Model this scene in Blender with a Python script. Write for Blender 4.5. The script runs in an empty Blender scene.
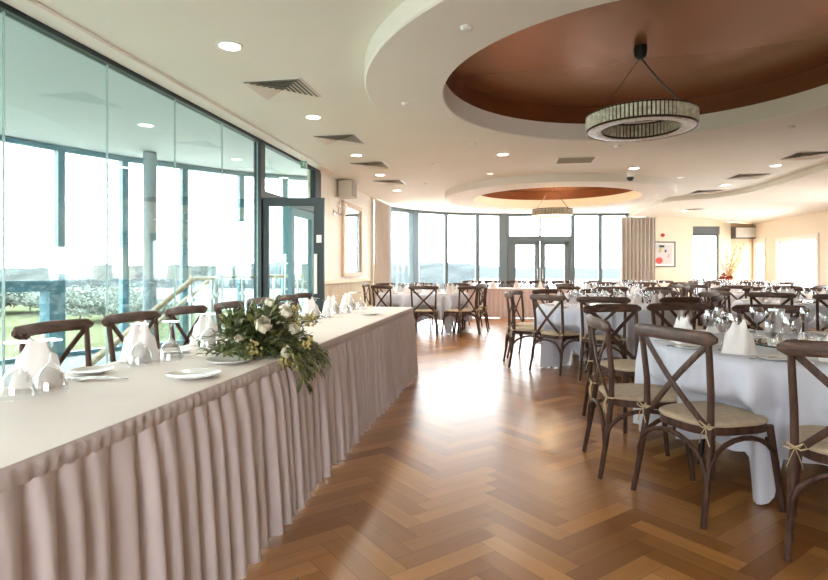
import bpy, bmesh, math, random
from mathutils import Vector, Matrix
R = random.Random(7)
PI = math.pi
S = bpy.context.scene
C = S.collection
CAM_H = 1.21
YAW = math.radians(9.51)
cY, sY = math.cos(YAW), math.sin(YAW)
def lat_depth(x, y):          # position across / along the view, used to word the labels
    return x * cY + y * sY, -x * sY + y * cY

# ------------------------------------------------------------------ mesh helper
class MB:
    def __init__(s):
        s.v = []; s.f = []; s.m = []; s.uv = {}
    def add(s, vs, fs, mi=0, T=None):
        b = len(s.v)
        for p in vs:
            p = Vector(p)
            s.v.append(T @ p if T is not None else p)
        for f in fs:
            s.f.append([b + i for i in f]); s.m.append(mi)
        return s
    def box(s, x0, x1, y0, y1, z0, z1, mi=0, T=None):
        vs = [(x0,y0,z0),(x1,y0,z0),(x1,y1,z0),(x0,y1,z0),(x0,y0,z1),(x1,y0,z1),(x1,y1,z1),(x0,y1,z1)]
        return s.add(vs, [(0,3,2,1),(4,5,6,7),(0,1,5,4),(1,2,6,5),(2,3,7,6),(3,0,4,7)], mi, T)
    def beam(s, p0, p1, w, z0, z1, mi=0, ext=0.0):      # upright slab along the line p0-p1
        p0 = Vector((p0[0], p0[1], 0)); p1 = Vector((p1[0], p1[1], 0))
        d = (p1 - p0).normalized(); n = Vector((-d.y, d.x, 0)) * (w / 2)
        p0 = p0 - d * ext; p1 = p1 + d * ext
        vs = []
        for z in (z0, z1):
            for q in (p0 - n, p1 - n, p1 + n, p0 + n):
                vs.append((q.x, q.y, z))
        return s.add(vs, [(0,3,2,1),(4,5,6,7),(0,1,5,4),(1,2,6,5),(2,3,7,6),(3,0,4,7)], mi)
    def sweep(s, pts, a, b=None, n=8, up=(0,0,1), pw=2.0, closed=False, mi=0):
        pts = [Vector(p) for p in pts]; N = len(pts)
        A = a if isinstance(a, (list, tuple)) else [a] * N
        B = A if b is None else (b if isinstance(b, (list, tuple)) else [b] * N)
        base = len(s.v)
        dv = pts[-1] - pts[0]
        if not closed and tuple(up) == (0, 0, 1) and dv.length > 0 and abs(dv.normalized().z) > .8: up = (0, 1, 0)
        for i, p in enumerate(pts):
            if closed: t = pts[(i + 1) % N] - pts[i - 1]
            else: t = pts[min(i + 1, N - 1)] - pts[max(i - 1, 0)]
            t.normalize()
            u = Vector(up)
            side = t.cross(u)
            if side.length < 1e-4: side = t.cross(Vector((0, 1, 0.01)))
            side.normalize(); u2 = side.cross(t).normalized()
            for k in range(n):
                th = 2 * PI * (k + .5) / n
                c, q = math.cos(th), math.sin(th)
                c = math.copysign(abs(c) ** (2 / pw), c); q = math.copysign(abs(q) ** (2 / pw), q)
                s.v.append(p + side * (A[i] * c) + u2 * (B[i] * q))
        M = N if closed else N - 1
        for i in range(M):
            j = (i + 1) % N
            for k in range(n):
                k2 = (k + 1) % n
                s.f.append([base + i * n + k, base + i * n + k2, base + j * n + k2, base + j * n + k]); s.m.append(mi)
        if not closed:
            s.f.append([base + k for k in range(n)][::-1]); s.m.append(mi)
            s.f.append([base + (N - 1) * n + k for k in range(n)]); s.m.append(mi)
        return s
    def lathe(s, prof, n=24, c=(0, 0, 0), mi=0, T=None):
        base = len(s.v)
        for r, z in prof:
            for k in range(n):
                th = 2 * PI * k / n
                p = Vector((c[0] + r * math.cos(th), c[1] + r * math.sin(th), c[2] + z))
                s.v.append(T @ p if T is not None else p)
        for i in range(len(prof) - 1):
            for k in range(n):
                k2 = (k + 1) % n
                s.f.append([base + i * n + k, base + i * n + k2, base + (i + 1) * n + k2, base + (i + 1) * n + k]); s.m.append(mi)
        return s
    def disc(s, r, z, n=24, c=(0, 0), mi=0, down=False):
        vs = [(c[0] + r * math.cos(2 * PI * k / n), c[1] + r * math.sin(2 * PI * k / n), z) for k in range(n)]
        f = list(range(n))
        return s.add(vs, [f[::-1] if down else f], mi)
    def grid(s, fn, nu, nv, mi=0, closed_u=False):
        base = len(s.v)
        for i in range(nu + (0 if closed_u else 1)):
            for j in range(nv + 1):
                s.v.append(Vector(fn(i / nu, j / nv)))
        for i in range(nu):
            i2 = (i + 1) % nu if closed_u else i + 1
            for j in range(nv):
                s.f.append([base + i * (nv + 1) + j, base + i2 * (nv + 1) + j, base + i2 * (nv + 1) + j + 1, base + i * (nv + 1) + j + 1]); s.m.append(mi)
        return s
    def build(s, name, mats, parent=None, smooth=None, loc=None, fix=True):
        me = bpy.data.meshes.new(name)
        me.from_pydata([tuple(p) for p in s.v], [], s.f)
        if not isinstance(mats, (list, tuple)): mats = [mats]
        for m in mats: me.materials.append(m)
        for p, mi in zip(me.polygons, s.m): p.material_index = mi
        if fix:
            bm = bmesh.new(); bm.from_mesh(me); bmesh.ops.recalc_face_normals(bm, faces=bm.faces); bm.to_mesh(me); bm.free()
        if smooth is not None:
            for p in me.polygons: p.use_smooth = True
            if smooth < 180: me.set_sharp_from_angle(angle=math.radians(smooth))
        me.update()
        o = bpy.data.objects.new(name, me); C.objects.link(o)
        if parent is not None: o.parent = parent
        if loc is not None: o.location = loc
        return o

def tag(o, label=None, cat=None, group=None, kind=None):
    if label: o['label'] = label
    if cat: o['category'] = cat
    if group: o['group'] = group
    if kind: o['kind'] = kind
    return o
def thing(name, label, cat, loc=(0, 0, 0), rz=0, group=None):
    o = bpy.data.objects.new(name, None); C.objects.link(o)
    o.empty_display_size = .1
    o.location = loc; o.rotation_euler = (0, 0, rz)
    return tag(o, label, cat, group)
def struct(o):
    o['kind'] = 'structure'; return o
def skeleton(name):
    o = bpy.data.objects.new(name, None); C.objects.link(o); o['kind'] = 'structure'; return o
def copy_tree(o, parent=None):
    c = o.copy(); C.objects.link(c)
    if parent is not None: c.parent = parent
    for ch in list(o.children): copy_tree(ch, c)
    return c

# ------------------------------------------------------------------ materials
def mat(name, col, rough=.5, metal=0., var=0., scale=8., bump=0., bscale=60., spec=.5, stretch=None, coat=0., sheen=0.):
    m = bpy.data.materials.new(name); m.use_nodes = True
    nt = m.node_tree; b = nt.nodes['Principled BSDF']
    b.inputs['Base Color'].default_value = (*col, 1); b.inputs['Roughness'].default_value = rough
    b.inputs['Metallic'].default_value = metal; b.inputs['Specular IOR Level'].default_value = spec
    b.inputs['Coat Weight'].default_value = coat; b.inputs['Sheen Weight'].default_value = sheen
    if var or bump:
        tc = nt.nodes.new('ShaderNodeTexCoord'); mp = nt.nodes.new('ShaderNodeMapping')
        nt.links.new(tc.outputs['Object'], mp.inputs['Vector'])
        if stretch: mp.inputs['Scale'].default_value = stretch
    if var:
        nz = nt.nodes.new('ShaderNodeTexNoise'); nz.inputs['Scale'].default_value = scale; nz.inputs['Detail'].default_value = 5
        nt.links.new(mp.outputs[0], nz.inputs['Vector'])
        rp = nt.nodes.new('ShaderNodeValToRGB')
        rp.color_ramp.elements[0].position = .3; rp.color_ramp.elements[1].position = .7
        rp.color_ramp.elements[0].color = (*[c * (1 - var) for c in col], 1)
        rp.color_ramp.elements[1].color = (*[min(1, c * (1 + var)) for c in col], 1)
        nt.links.new(nz.outputs['Fac'], rp.inputs[0]); nt.links.new(rp.outputs[0], b.inputs['Base Color'])
    if bump:
        n2 = nt.nodes.new('ShaderNodeTexNoise'); n2.inputs['Scale'].default_value = bscale; n2.inputs['Detail'].default_value = 4
        nt.links.new(mp.outputs[0], n2.inputs['Vector'])
        bp = nt.nodes.new('ShaderNodeBump'); bp.inputs['Strength'].default_value = bump; bp.inputs['Distance'].default_value = .02
        nt.links.new(n2.outputs['Fac'], bp.inputs['Height']); nt.links.new(bp.outputs[0], b.inputs['Normal'])
    return m
def glow(name, col, st):
    m = bpy.data.materials.new(name); m.use_nodes = True
    nt = m.node_tree; b = nt.nodes['Principled BSDF']
    b.inputs['Base Color'].default_value = (*col, 1)
    b.inputs['Emission Color'].default_value = (*col, 1); b.inputs['Emission Strength'].default_value = st
    return m
def glass(name, tint=(1, 1, 1), refl=.06, blend=.35, edge=(.9, .95, .95), power=2.2, gain=.75):
    m = bpy.data.materials.new(name); m.use_nodes = True
    nt = m.node_tree; nt.nodes.clear()
    out = nt.nodes.new('ShaderNodeOutputMaterial')
    tr = nt.nodes.new('ShaderNodeBsdfTransparent'); tr.inputs[0].default_value = (*tint, 1)
    gl = nt.nodes.new('ShaderNodeBsdfGlossy'); gl.inputs['Roughness'].default_value = .02; gl.inputs['Color'].default_value = (*edge, 1)
    lw = nt.nodes.new('ShaderNodeLayerWeight'); lw.inputs['Blend'].default_value = blend
    mu = nt.nodes.new('ShaderNodeMath'); mu.operation = 'MULTIPLY_ADD'
    mu.inputs[1].default_value = gain; mu.inputs[2].default_value = refl; mu.use_clamp = True
    nt.links.new(lw.outputs['Facing'], mu.inputs[0])
    pw = nt.nodes.new('ShaderNodeMath'); pw.operation = 'POWER'; pw.inputs[1].default_value = power
    nt.links.new(lw.outputs['Facing'], pw.inputs[0]); nt.links.new(pw.outputs[0], mu.inputs[0])
    mx = nt.nodes.new('ShaderNodeMixShader')
    nt.links.new(mu.outputs[0], mx.inputs[0]); nt.links.new(tr.outputs[0], mx.inputs[1]); nt.links.new(gl.outputs[0], mx.inputs[2])
    nt.links.new(mx.outputs[0], out.inputs['Surface'])
    return m

def floor_material():
    m = bpy.data.materials.new('oak_herringbone'); m.use_nodes = True
    nt = m.node_tree; b = nt.nodes['Principled BSDF']
    at = nt.nodes.new('ShaderNodeAttribute'); at.attribute_name = 'plank'
    uv = nt.nodes.new('ShaderNodeUVMap'); uv.uv_map = 'grain'
    mp = nt.nodes.new('ShaderNodeMapping'); mp.inputs['Scale'].default_value = (2.2, 26.0, 1)
    nt.links.new(uv.outputs[0], mp.inputs['Vector'])
    nz = nt.nodes.new('ShaderNodeTexNoise'); nz.inputs['Scale'].default_value = 1.0; nz.inputs['Detail'].default_value = 6
    nt.links.new(mp.outputs[0], nz.inputs['Vector'])
    sep = nt.nodes.new('ShaderNodeSeparateColor'); nt.links.new(at.outputs['Color'], sep.inputs[0])
    rp = nt.nodes.new('ShaderNodeValToRGB'); cr = rp.color_ramp
    cr.elements[0].position = 0; cr.elements[0].color = (.19, .068, .016, 1)
    cr.elements[1].position = 1; cr.elements[1].color = (.66, .34, .11, 1)
    e = cr.elements.new(.28); e.color = (.34, .142, .038, 1)
    e = cr.elements.new(.7); e.color = (.48, .222, .063, 1)
    nt.links.new(sep.outputs[0], rp.inputs[0])
    gr = nt.nodes.new('ShaderNodeValToRGB'); gr.color_ramp.elements[0].position = .3; gr.color_ramp.elements[1].position = .72
    gr.color_ramp.elements[0].color = (.88, .85, .82, 1); gr.color_ramp.elements[1].color = (1.04, 1.04, 1.03, 1)
    nt.links.new(nz.outputs['Fac'], gr.inputs[0])
    mx = nt.nodes.new('ShaderNodeMix'); mx.data_type = 'RGBA'; mx.blend_type = 'MULTIPLY'; mx.inputs['Factor'].default_value = 1
    nt.links.new(rp.outputs[0], mx.inputs[6]); nt.links.new(gr.outputs[0], mx.inputs[7])
    nt.links.new(mx.outputs[2], b.inputs['Base Color'])
    rr = nt.nodes.new('ShaderNodeMath'); rr.operation = 'MULTIPLY_ADD'; rr.inputs[1].default_value = .0; rr.inputs[2].default_value = .27
    nt.links.new(nz.outputs['Fac'], rr.inputs[0]); nt.links.new(rr.outputs[0], b.inputs['Roughness'])
    b.inputs['Specular IOR Level'].default_value = .6
    b.inputs['Coat Weight'].default_value = .55; b.inputs['Coat Roughness'].default_value = .3
    return m

CEIL = mat('ceiling_paint', (.86, .83, .735), .75, var=.015, scale=1.5)
CEIL2 = mat('ceiling_ring_paint', (.87, .83, .75), .75, var=.015, scale=1.5)
SOFF = mat('soffit_paint', (.84, .76, .65), .75)
CREAM = mat('cream_wall', (.84, .755, .58), .7, var=.02, scale=2)
WHITE = mat('white_wall', (.85, .81, .73), .6)
TAN = mat('tan_wall', (.72, .52, .33), .7, var=.04, scale=3)
PEACH = mat('peach_wall', (.86, .71, .54), .7)
DARKF = mat('charcoal_frame', (.03, .047, .052), .4, spec=.4)
BLUEF = mat('blue_grey_frame', (.15, .2, .225), .4)
TEALF = mat('teal_frame', (.07, .19, .24), .45)  # dark teal, with the veiling glare of the panes mixed into the colour
COPPER = mat('copper_paint', (.40, .18, .08), .27, metal=.55, var=.05, scale=.8)
COPPERB = mat('copper_band', (.2, .066, .022), .35, metal=.3, var=.1, scale=3)
GLASS = glass('window_glass', (.97, .985, .985), .03, .3)
TGLASS = glass('partition_glass', (.915, .97, .965), .06, .35, (.85, .97, .95))
WGLASS = glass('wine_glass_glass', (.975, .98, .985), .06, .5, (1, 1, 1), 2.6, .6)
WGLASS2 = glass('upturned_glass_glass', (.975, .98, .985), .09, .5, (1, 1, 1), 2.0, .8)
WOOD = mat('dark_chair_wood', (.07, .034, .023), .5, spec=.3, var=.5, scale=6, stretch=(9, 9, 1.2), bump=.15, bscale=30)
WOODR = mat('weathered_rail_wood', (.092, .05, .035), .45, spec=.35, var=.5, scale=5, stretch=(1.5, 9, 9), bump=.15, bscale=30)
RATTAN = mat('beige_seat_pad', (.5, .395, .28), .75, var=.12, scale=30, bump=.2, bscale=220)
TIE = mat('straw_tie', (.5, .39, .24), .8)
CLOTH = mat('white_tablecloth', (.66, .67, .765), .85, bump=.12, bscale=7, sheen=.2)  # white cloth; its blue tint paints in the cool window light
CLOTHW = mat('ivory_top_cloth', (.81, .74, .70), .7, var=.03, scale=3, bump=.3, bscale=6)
SKIRT = mat('pleated_skirt_cloth', (.74, .645, .65), .75, var=.05, scale=4, bump=.1, bscale=20, spec=.2)
BAND = mat('skirt_band_cloth', (.69, .6, .595), .75, bump=.25, bscale=40)
NAPK = mat('napkin_linen', (.83, .78, .76), .8, bump=.12, bscale=90)
CHINA = mat('white_china', (.85, .84, .81), .15)
STEEL = mat('polished_steel', (.6, .57, .52), .2, metal=1)
SILVER = mat('brushed_steel', (.62, .63, .63), .35, metal=.9)
MIRROR = mat('mirror_glass', (.86, .9, .88), .04, metal=1)
MEDGE = mat('mirror_edge', (.06, .12, .1), .2)
CURT = mat('beige_curtain', (.58, .52, .46), .8, var=.05, scale=3)
WHT = mat('white_plastic', (.82, .8, .76), .4)
BLK = mat('black_plastic', (.015, .015, .016), .35)
LAMP = glow('downlight_glow', (1, .93, .82), 9)
DIM = glow('dim_lamp_glow', (1, .9, .75), 1.2)
VENTD = mat('vent_shadow', (.26, .24, .2), .8)
VENTW = mat('vent_metal', (.82, .78, .68), .5)

# ------------------------------------------------------------------ camera
cam = bpy.data.cameras.new('camera'); co = bpy.data.objects.new('camera', cam); C.objects.link(co)
co.location = (0, 0, CAM_H); co.rotation_euler = (PI / 2, 0, YAW)
cam.sensor_width = 36; cam.sensor_fit = 'HORIZONTAL'; cam.lens = 555 / 828 * 36; cam.shift_y = -20 / 828
cam.clip_start = .05; cam.clip_end = 5000
S.camera = co

# ------------------------------------------------------------------ floor
def make_floor():
    L, w, g = .488, .0976, .0009
    mb = MB(); cols = []; uvs = []
    ca = math.cos(PI / 4)
    def rot(u, v): return (u * ca - v * ca + .295, u * ca + v * ca)
    X0, X1, Y0, Y1 = -3.3, 7.5, -.6, 18.9
    for a in range(-260, 320):
        for bq in range(-14, 26):
            for kind in (0, 1):
                ou, ov = a * w + bq * L, a * w - bq * L
                if kind == 0: u0, v0, u1, v1 = ou, ov, ou + L, ov + w
                else: u0, v0, u1, v1 = ou + L, ov + w - L, ou + L + w, ov + w
                cx, cy = rot((u0 + u1) / 2, (v0 + v1) / 2)
                if not (X0 < cx < X1 and Y0 < cy < Y1): continue
                u0 += g; v0 += g; u1 -= g; v1 -= g
                q = [rot(u0, v0), rot(u1, v0), rot(u1, v1), rot(u0, v1)]
                mb.add([(x, y, 0) for x, y in q], [(0, 1, 2, 3)])
                t = R.random(); t = .12 + .62 * t if R.random() < .86 else R.random()
                cols.append(t)
                ro, rv = R.random() * 50, R.random() * 50
                if kind == 0: uvs += [(ro, rv), (ro + L, rv), (ro + L, rv + w), (ro, rv + w)]
                else: uvs += [(ro, rv), (ro, rv + w), (ro + L, rv + w), (ro + L, rv)]
    nP = len(mb.f)
    mb.add([(X0 - .1, -2.6, -.002), (7.9, -2.6, -.002), (7.9, 19.2, -.002), (X0 - .1, 19.2, -.002)], [(0, 1, 2, 3)], 1)
    mb.box(X0 - .1, 7.9, -2.6, 19.2, -.2, -.02, 1)
    o = mb.build('floor', [floor_material(), mat('floor_gap', (.05, .02, .008), .5)], fix=False)
    me = o.data
    at = me.color_attributes.new('plank', 'FLOAT_COLOR', 'CORNER')
    uv = me.uv_layers.new(name='grain')
    for i in range(nP):
        for k in range(4):
            at.data[i * 4 + k].color = (cols[i], cols[i], cols[i], 1)
            uv.data[i * 4 + k].uv = uvs[i * 4 + k]
    struct(o)
make_floor()

# ------------------------------------------------------------------ ceiling
HC = 2.95
RINGS = [(1.30, 5.2, 2.57, 1.88), (1.05, 12.75, 2.45, 1.8)]
LEDGE = [(5.12, -2.5), (5.12, 3), (5.12, 8), (5.12, 10.5), (5.12, 12.0), (5.06, 12.7), (4.9, 13.2), (4.62, 13.55), (4.25, 13.75), (3.9, 13.95), (3.72, 14.25), (3.68, 14.7), (3.68, 16.5), (3.68, 18.0)]
ARC = [(-3.22, 14.9), (-2.67, 15.93), (-1.82, 16.7), (-.9, 17.12), (-.12, 17.42), (2.0, 17.7), (2.83, 17.82), (3.65, 17.9), (4.26, 17.98)]
def fill_face(loops, z, name, m):
    bm = bmesh.new(); edges = []
    for lp in loops:
        vs = [bm.verts.new((x, y, z)) for x, y in lp]
        edges += [bm.edges.new((vs[i], vs[(i + 1) % len(vs)])) for i in range(len(vs))]
    bmesh.ops.triangle_fill(bm, use_beauty=True, edges=edges)
    for f in bm.faces:
        f.normal_update()
        if f.normal.z > 0: f.normal_flip()
    me = bpy.data.meshes.new(name); bm.to_mesh(me); bm.free(); me.materials.append(m)
    o = bpy.data.objects.new(name, me); C.objects.link(o); return o
outer = [(-3.35, -2.6)] + [(x, y) for x, y in LEDGE[:-1]] + [(3.68, 18.3)] + [(x, y + .3) for x, y in ARC[1:7][::-1]] + [(-3.35, 15.2)]
def circ(x, y, r, n=96): return [(x + r * math.cos(2 * PI * k / n), y + r * math.sin(2 * PI * k / n)) for k in range(n)]
struct(fill_face([outer] + [circ(x, y, ri + .02) for x, y, ro, ri in RINGS], HC, 'ceiling', CEIL))
for i, (x, y, ro, ri) in enumerate(RINGS):
    n = 96
    root = skeleton('trim_%d' % (i + 1)); root.location = (x, y, 0)
    zb = 2.80
    MB().lathe([(ro, HC + .01), (ro, zb + .012), (ro - .012, zb), (ri + .01, zb), (ri, zb + .01), (ri, 3.0)], n).build('dropped_ring', CEIL2, root, smooth=40)
    MB().lathe([(ri + .02, 3.0), (ri + .02, 3.2)], n).lathe([(ri, 3.0), (ri + .02, 3.0)], n).build('copper_band', COPPERB, root, smooth=40)
    MB().disc(ri + .02, 3.2, n, down=True).build('copper_panel', COPPER, root)
# lower soffit on the right with its curved lip
def soff_z(x): return 2.85 if x < 5.3 else 2.85 - .23 * (x - 5.3) / 2.15
mb = MB(); pts = LEDGE
dense = []
for i in range(len(pts) - 1):
    for k in range(4):
        t = k / 4; dense.append((pts[i][0] * (1 - t) + pts[i + 1][0] * t, pts[i][1] * (1 - t) + pts[i + 1][1] * t))
dense.append((3.68, 18.4))
nb = len(mb.v)
NU = len(dense) - 1
mb.grid(lambda u, v: (lambda p: (p[0] + (7.5 - p[0]) * v, p[1], soff_z(p[0] + (7.5 - p[0]) * v)))(dense[round(u * NU)]), NU, 10)
mb.add([(3.68, 18.4, 2.85), (7.5, 18.4, 2.62), (7.5, 19.0, 2.62), (3.68, 19.0, 2.85)], [(0, 1, 2, 3)])
struct(mb.build('ceiling', SOFF, smooth=30))
mb = MB()
mb.sweep([(x, y, 2.895) for x, y in dense], .012, .058, n=8, pw=6)
struct(mb.build('trim_3', CEIL2, smooth=40))

# ------------------------------------------------------------------ walls
XL = -3.22
def wall(name, p0, p1, z0, z1, m, holes=(), th=.12, side=1):
    """upright wall from p0 to p1 with rectangular holes (u0,u1,z0,z1); thickness goes to the given side"""
    p0 = Vector((p0[0], p0[1], 0)); p1 = Vector((p1[0], p1[1], 0)); L = (p1 - p0).length
    d = (p1 - p0) / L; n = Vector((-d.y, d.x, 0)) * side * th
    us = sorted(set([0, L] + [h[0] for h in holes] + [h[1] for h in holes])); zs = sorted(set([z0, z1] + [h[2] for h in holes] + [h[3] for h in holes]))
    mb = MB()
    for i in range(len(us) - 1):
        for j in range(len(zs) - 1):
            um, zm = (us[i] + us[i + 1]) / 2, (zs[j] + zs[j + 1]) / 2
            if any(h[0] < um < h[1] and h[2] < zm < h[3] for h in holes): continue
            a = p0 + d * us[i]; b = p0 + d * us[i + 1]
            vs = [(q.x, q.y, z) for z in (zs[j], zs[j + 1]) for q in (a, b, b + n, a + n)]
            mb.add(vs, [(0,3,2,1),(4,5,6,7),(0,1,5,4),(1,2,6,5),(2,3,7,6),(3,0,4,7)])
    return struct(mb.build(name, m))
wall('wall_left', (XL, 9.2), (XL, 13.3), 0, HC, CREAM, th=.2, side=1)
mb = MB(); 
mb.box(XL, XL + .012, 9.2, 12.9, 0, .98)
for k in range(40): mb.box(XL + .012, XL + .022, 9.24 + k * .09, 9.24 + k * .09 + .06, .1, .95)
wains = struct(mb.build('baseboard_left', mat('wainscot_cream', (.74, .64, .46), .6)))
struct(MB().box(XL, XL + .05, 9.2, 12.95, .96, 1.02).build('trim_4', CREAM))
struct(MB().box(XL, XL + .014, 9.25, 12.95, 1.02, HC - .002).build('trim_5', WHITE))
# far right wall, with a window opening
PF0, PF1 = Vector((4.2, 17.97, 0)), Vector((7.5, 18.55, 0)); LF = (PF1 - PF0).length; dF = (PF1 - PF0) / LF; nF = Vector((dF.y, -dF.x, 0))
def on_far(u, z, off=0.0):
    p = PF0 + dF * u + nF * off; return Vector((p.x, p.y, z))
H0, H1 = 1.45, 2.28
wall('wall_far', PF0, on_far(2.62, 0), 0, 2.9, CREAM, [(H0, H1, 0, 2.55)], th=.25)
wall('wall_far', on_far(2.62, 0), on_far(LF, 0), 0, 2.9, TAN, th=.25)
XR = 7.45
wall('wall_right', (XR, 19.0), (XR, -2.5), 0, 2.7, PEACH, [(19 - 18.45, 19 - 17.75, 0, 2.05), (19 - 16.95, 19 - 14.95, .6, 2.0), (19 - 13.4, 19 - 11.4, .6, 2.0)], th=.25, side=1)
wall('wall_back', (-3.3, -2.5), (7.5, -2.5), 0, 3.0, CREAM, [(1.5, 4.0, .9, 2.4)], th=.15, side=-1)  # opening out of view behind the camera, added to light the skirt front
wall('wall_left', (XL - .05, -2.5), (XL - .05, .2), 0, HC, CREAM, th=.15, side=1)

# ------------------------------------------------------------------ window builder
def bar(mb, a, b, w, h):          # a 3D bar
    mb.sweep([a, b], w / 2, h / 2, n=4, pw=2); return mb
WN = [0]
def glazed(a, b, z0, z1, fm, fw=.06, fd=.09, transoms=(), name=None, gm=None, label_parent=None):
    WN[0] += 1
    root = skeleton(name or 'window_%d' % WN[0])
    mb = MB()
    mb.beam(a, b, fd, z0, z0 + fw); mb.beam(a, b, fd, z1 - fw, z1)
    d = (Vector((b[0], b[1], 0)) - Vector((a[0], a[1], 0))); L = d.length; d /= L
    for t0 in (0, L - fw):
        p = Vector((a[0], a[1], 0)) + d * t0; q = p + d * fw
        mb.beam(p, q, fd, z0 + fw, z1 - fw)
    for z in transoms: mb.beam(a, b, fd * .9, z - fw / 2, z + fw / 2)
    mb.build('frame', fm, root)
    MB().beam(a, b, .006, z0 + fw * .5, z1 - fw * .5).build('pane', gm or GLASS, root)
    return root
for i in range(len(ARC) - 1):
    a, b = ARC[i], ARC[i + 1]
    if i == 4: continue
    glazed(a, b, 0, 2.93, BLUEF, fw=.055 if i else .09)
# thicker posts of the curved window wall
for k, (i, w) in enumerate([(0, .1), (1, .15), (4, .13)]):
    x, y = ARC[i]
    struct(MB().box(-w, w, -.09, .09, 0, 2.95).build('trim_%d' % (6 + k), BLUEF, loc=(x, y, 0)))
# double door bay in the far window wall
a, b = Vector((-.12, 17.42, 0)), Vector((2.0, 17.7, 0)); d = (b - a).normalized(); L = (b - a).length
a2 = a + d * .13
rt = glazed(a2, b, 2.2, 2.93, BLUEF, fw=.06, transoms=())
mid = (a2 + b) / 2
MB().beam(mid - d * .03, mid + d * .03, .09, 2.26, 2.87).build('mullion', BLUEF, rt)
dr = skeleton('door_1')
MB().beam(a2, b, .1, 2.1, 2.2).beam(a2, a2 + d * .1, .1, 0, 2.1).beam(b - d * .1, b, .1, 0, 2.1).build('door_frame', BLUEF, dr)
for p, q in ((a2 + d * .1, mid - d * .01), (mid + d * .01, b - d * .1)):
    lf = MB().beam(p, p + d * .15, .06, 0, 2.1).beam(q - d * .15, q, .06, 0, 2.1).beam(p, q, .06, 1.98, 2.1).beam(p, q, .06, 0, .2).build('door_leaf', BLUEF, dr)
    MB().beam(p + d * .14, q - d * .14, .01, .2, 1.98).build('pane', GLASS, lf)
for s in (-1, 1):
    h = mid + d * .08 * s; MB().sweep([(h.x, h.y - .05, .9), (h.x, h.y - .07, .95), (h.x, h.y - .07, 1.2), (h.x, h.y - .05, 1.25)], .012).build('handle', STEEL, dr)
struct(MB().sweep([(x, y - .02, 2.93) for x, y in ARC], .06, .025, n=4).build('trim_9', BLUEF))

# ------------------------------------------------------------------ left glass partition
ys = [.2, 1.2, 2.16, 3.11, 4.055, 4.995, 5.91, 6.82]
for i in range(len(ys) - 1):
    WN[0] += 1
    root = skeleton('window_%d' % WN[0])
    MB().box(XL - .006, XL + .006, ys[i] + .004, ys[i + 1] - .004, .04, HC - .065).build('pane', TGLASS, root)
    MB().box(XL - .008, XL + .008, ys[i + 1] - .004, ys[i + 1] + .004, .04, HC - .065).build('joint_strip', mat('pane_joint', (.5, .62, .6), .3), root)
struct(MB().box(XL - .04, XL + .04, .2, 9.2, HC - .065, HC - .002).build('trim_10', DARKF))
struct(MB().box(XL + .05, XL + .22, .2, 9.35, HC - .03, HC - .003).build('trim_11', CEIL2))
struct(MB().box(XL - .04, XL + .04, .2, 6.9, 0, .04).build('trim_12', DARKF))
struct(MB().box(XL - .05, XL + .05, 6.82, 6.95, 0, HC - .065).build('trim_13', DARKF))
struct(MB().box(XL - .05, XL + .05, 8.92, 9.2, 0, HC - .065).build('trim_14', DARKF))
WN[0] += 1
root = skeleton('window_%d' % WN[0])
MB().box(XL - .006, XL + .006, 6.95, 8.92, 2.26, HC - .065).build('pane', TGLASS, root)
dr = skeleton('door_2')
MB().box(XL - .05, XL + .05, 6.95, 8.92, 2.17, 2.26).build('door_frame', DARKF, dr)
# far leaf, closed
y0, y1 = 7.92, 8.91
lf = MB().box(XL - .03, XL + .03, y0, y0 + .12, .01, 2.16).box(XL - .03, XL + .03, y1 - .12, y1, .01, 2.16).box(XL - .03, XL + .03, y0 + .12, y1 - .12, 2.04, 2.16).box(XL - .03, XL + .03, y0 + .12, y1 - .12, .01, .2).build('door_leaf', TEALF, dr)
MB().box(XL - .006, XL + .006, y0 + .12, y1 - .12, .2, 2.04).build('pane', TGLASS, lf)
for s_ in (-1, 1):
    xx = XL + .1 * s_
    MB().sweep([(xx, y0 + .06, .78), (xx, y0 + .06, 1.45)], .016, n=8).sweep([(xx, y0 + .06, .92), (XL + .03 * s_, y0 + .06, .92)], .01, n=6).sweep([(xx, y0 + .06, 1.31), (XL + .03 * s_, y0 + .06, 1.31)], .01, n=6).build('pull_handle', STEEL, lf)
# near leaf, standing open into the room
dl = skeleton('door_3'); dl.location = (-3.165, 6.90, 0); dl.rotation_euler = (0, 0, YAW)
lw = .80
lf = MB().box(0, .07, -.03, .03, .01, 2.16).box(lw - .135, lw, -.03, .03, .01, 2.16).box(.07, lw - .135, -.03, .03, 2.05, 2.16).box(.07, lw - .135, -.03, .03, .01, .2).build('door_leaf', DARKF, dl)
MB().box(.07, lw - .135, -.005, .005, .2, 2.05).build('pane', TGLASS, lf)
MB().box(lw - .1, lw - .035, -.042, -.03, 1.57, 1.67).build('door_sign', WHT, lf)
MB().box(lw - .125, lw - .085, -.09, -.055, .9, 1.42).box(lw - .12, lw - .09, -.06, -.03, .95, 1.0).box(lw - .12, lw - .09, -.06, -.03, 1.32, 1.37).build('push_bar', WHT, lf)

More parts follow.
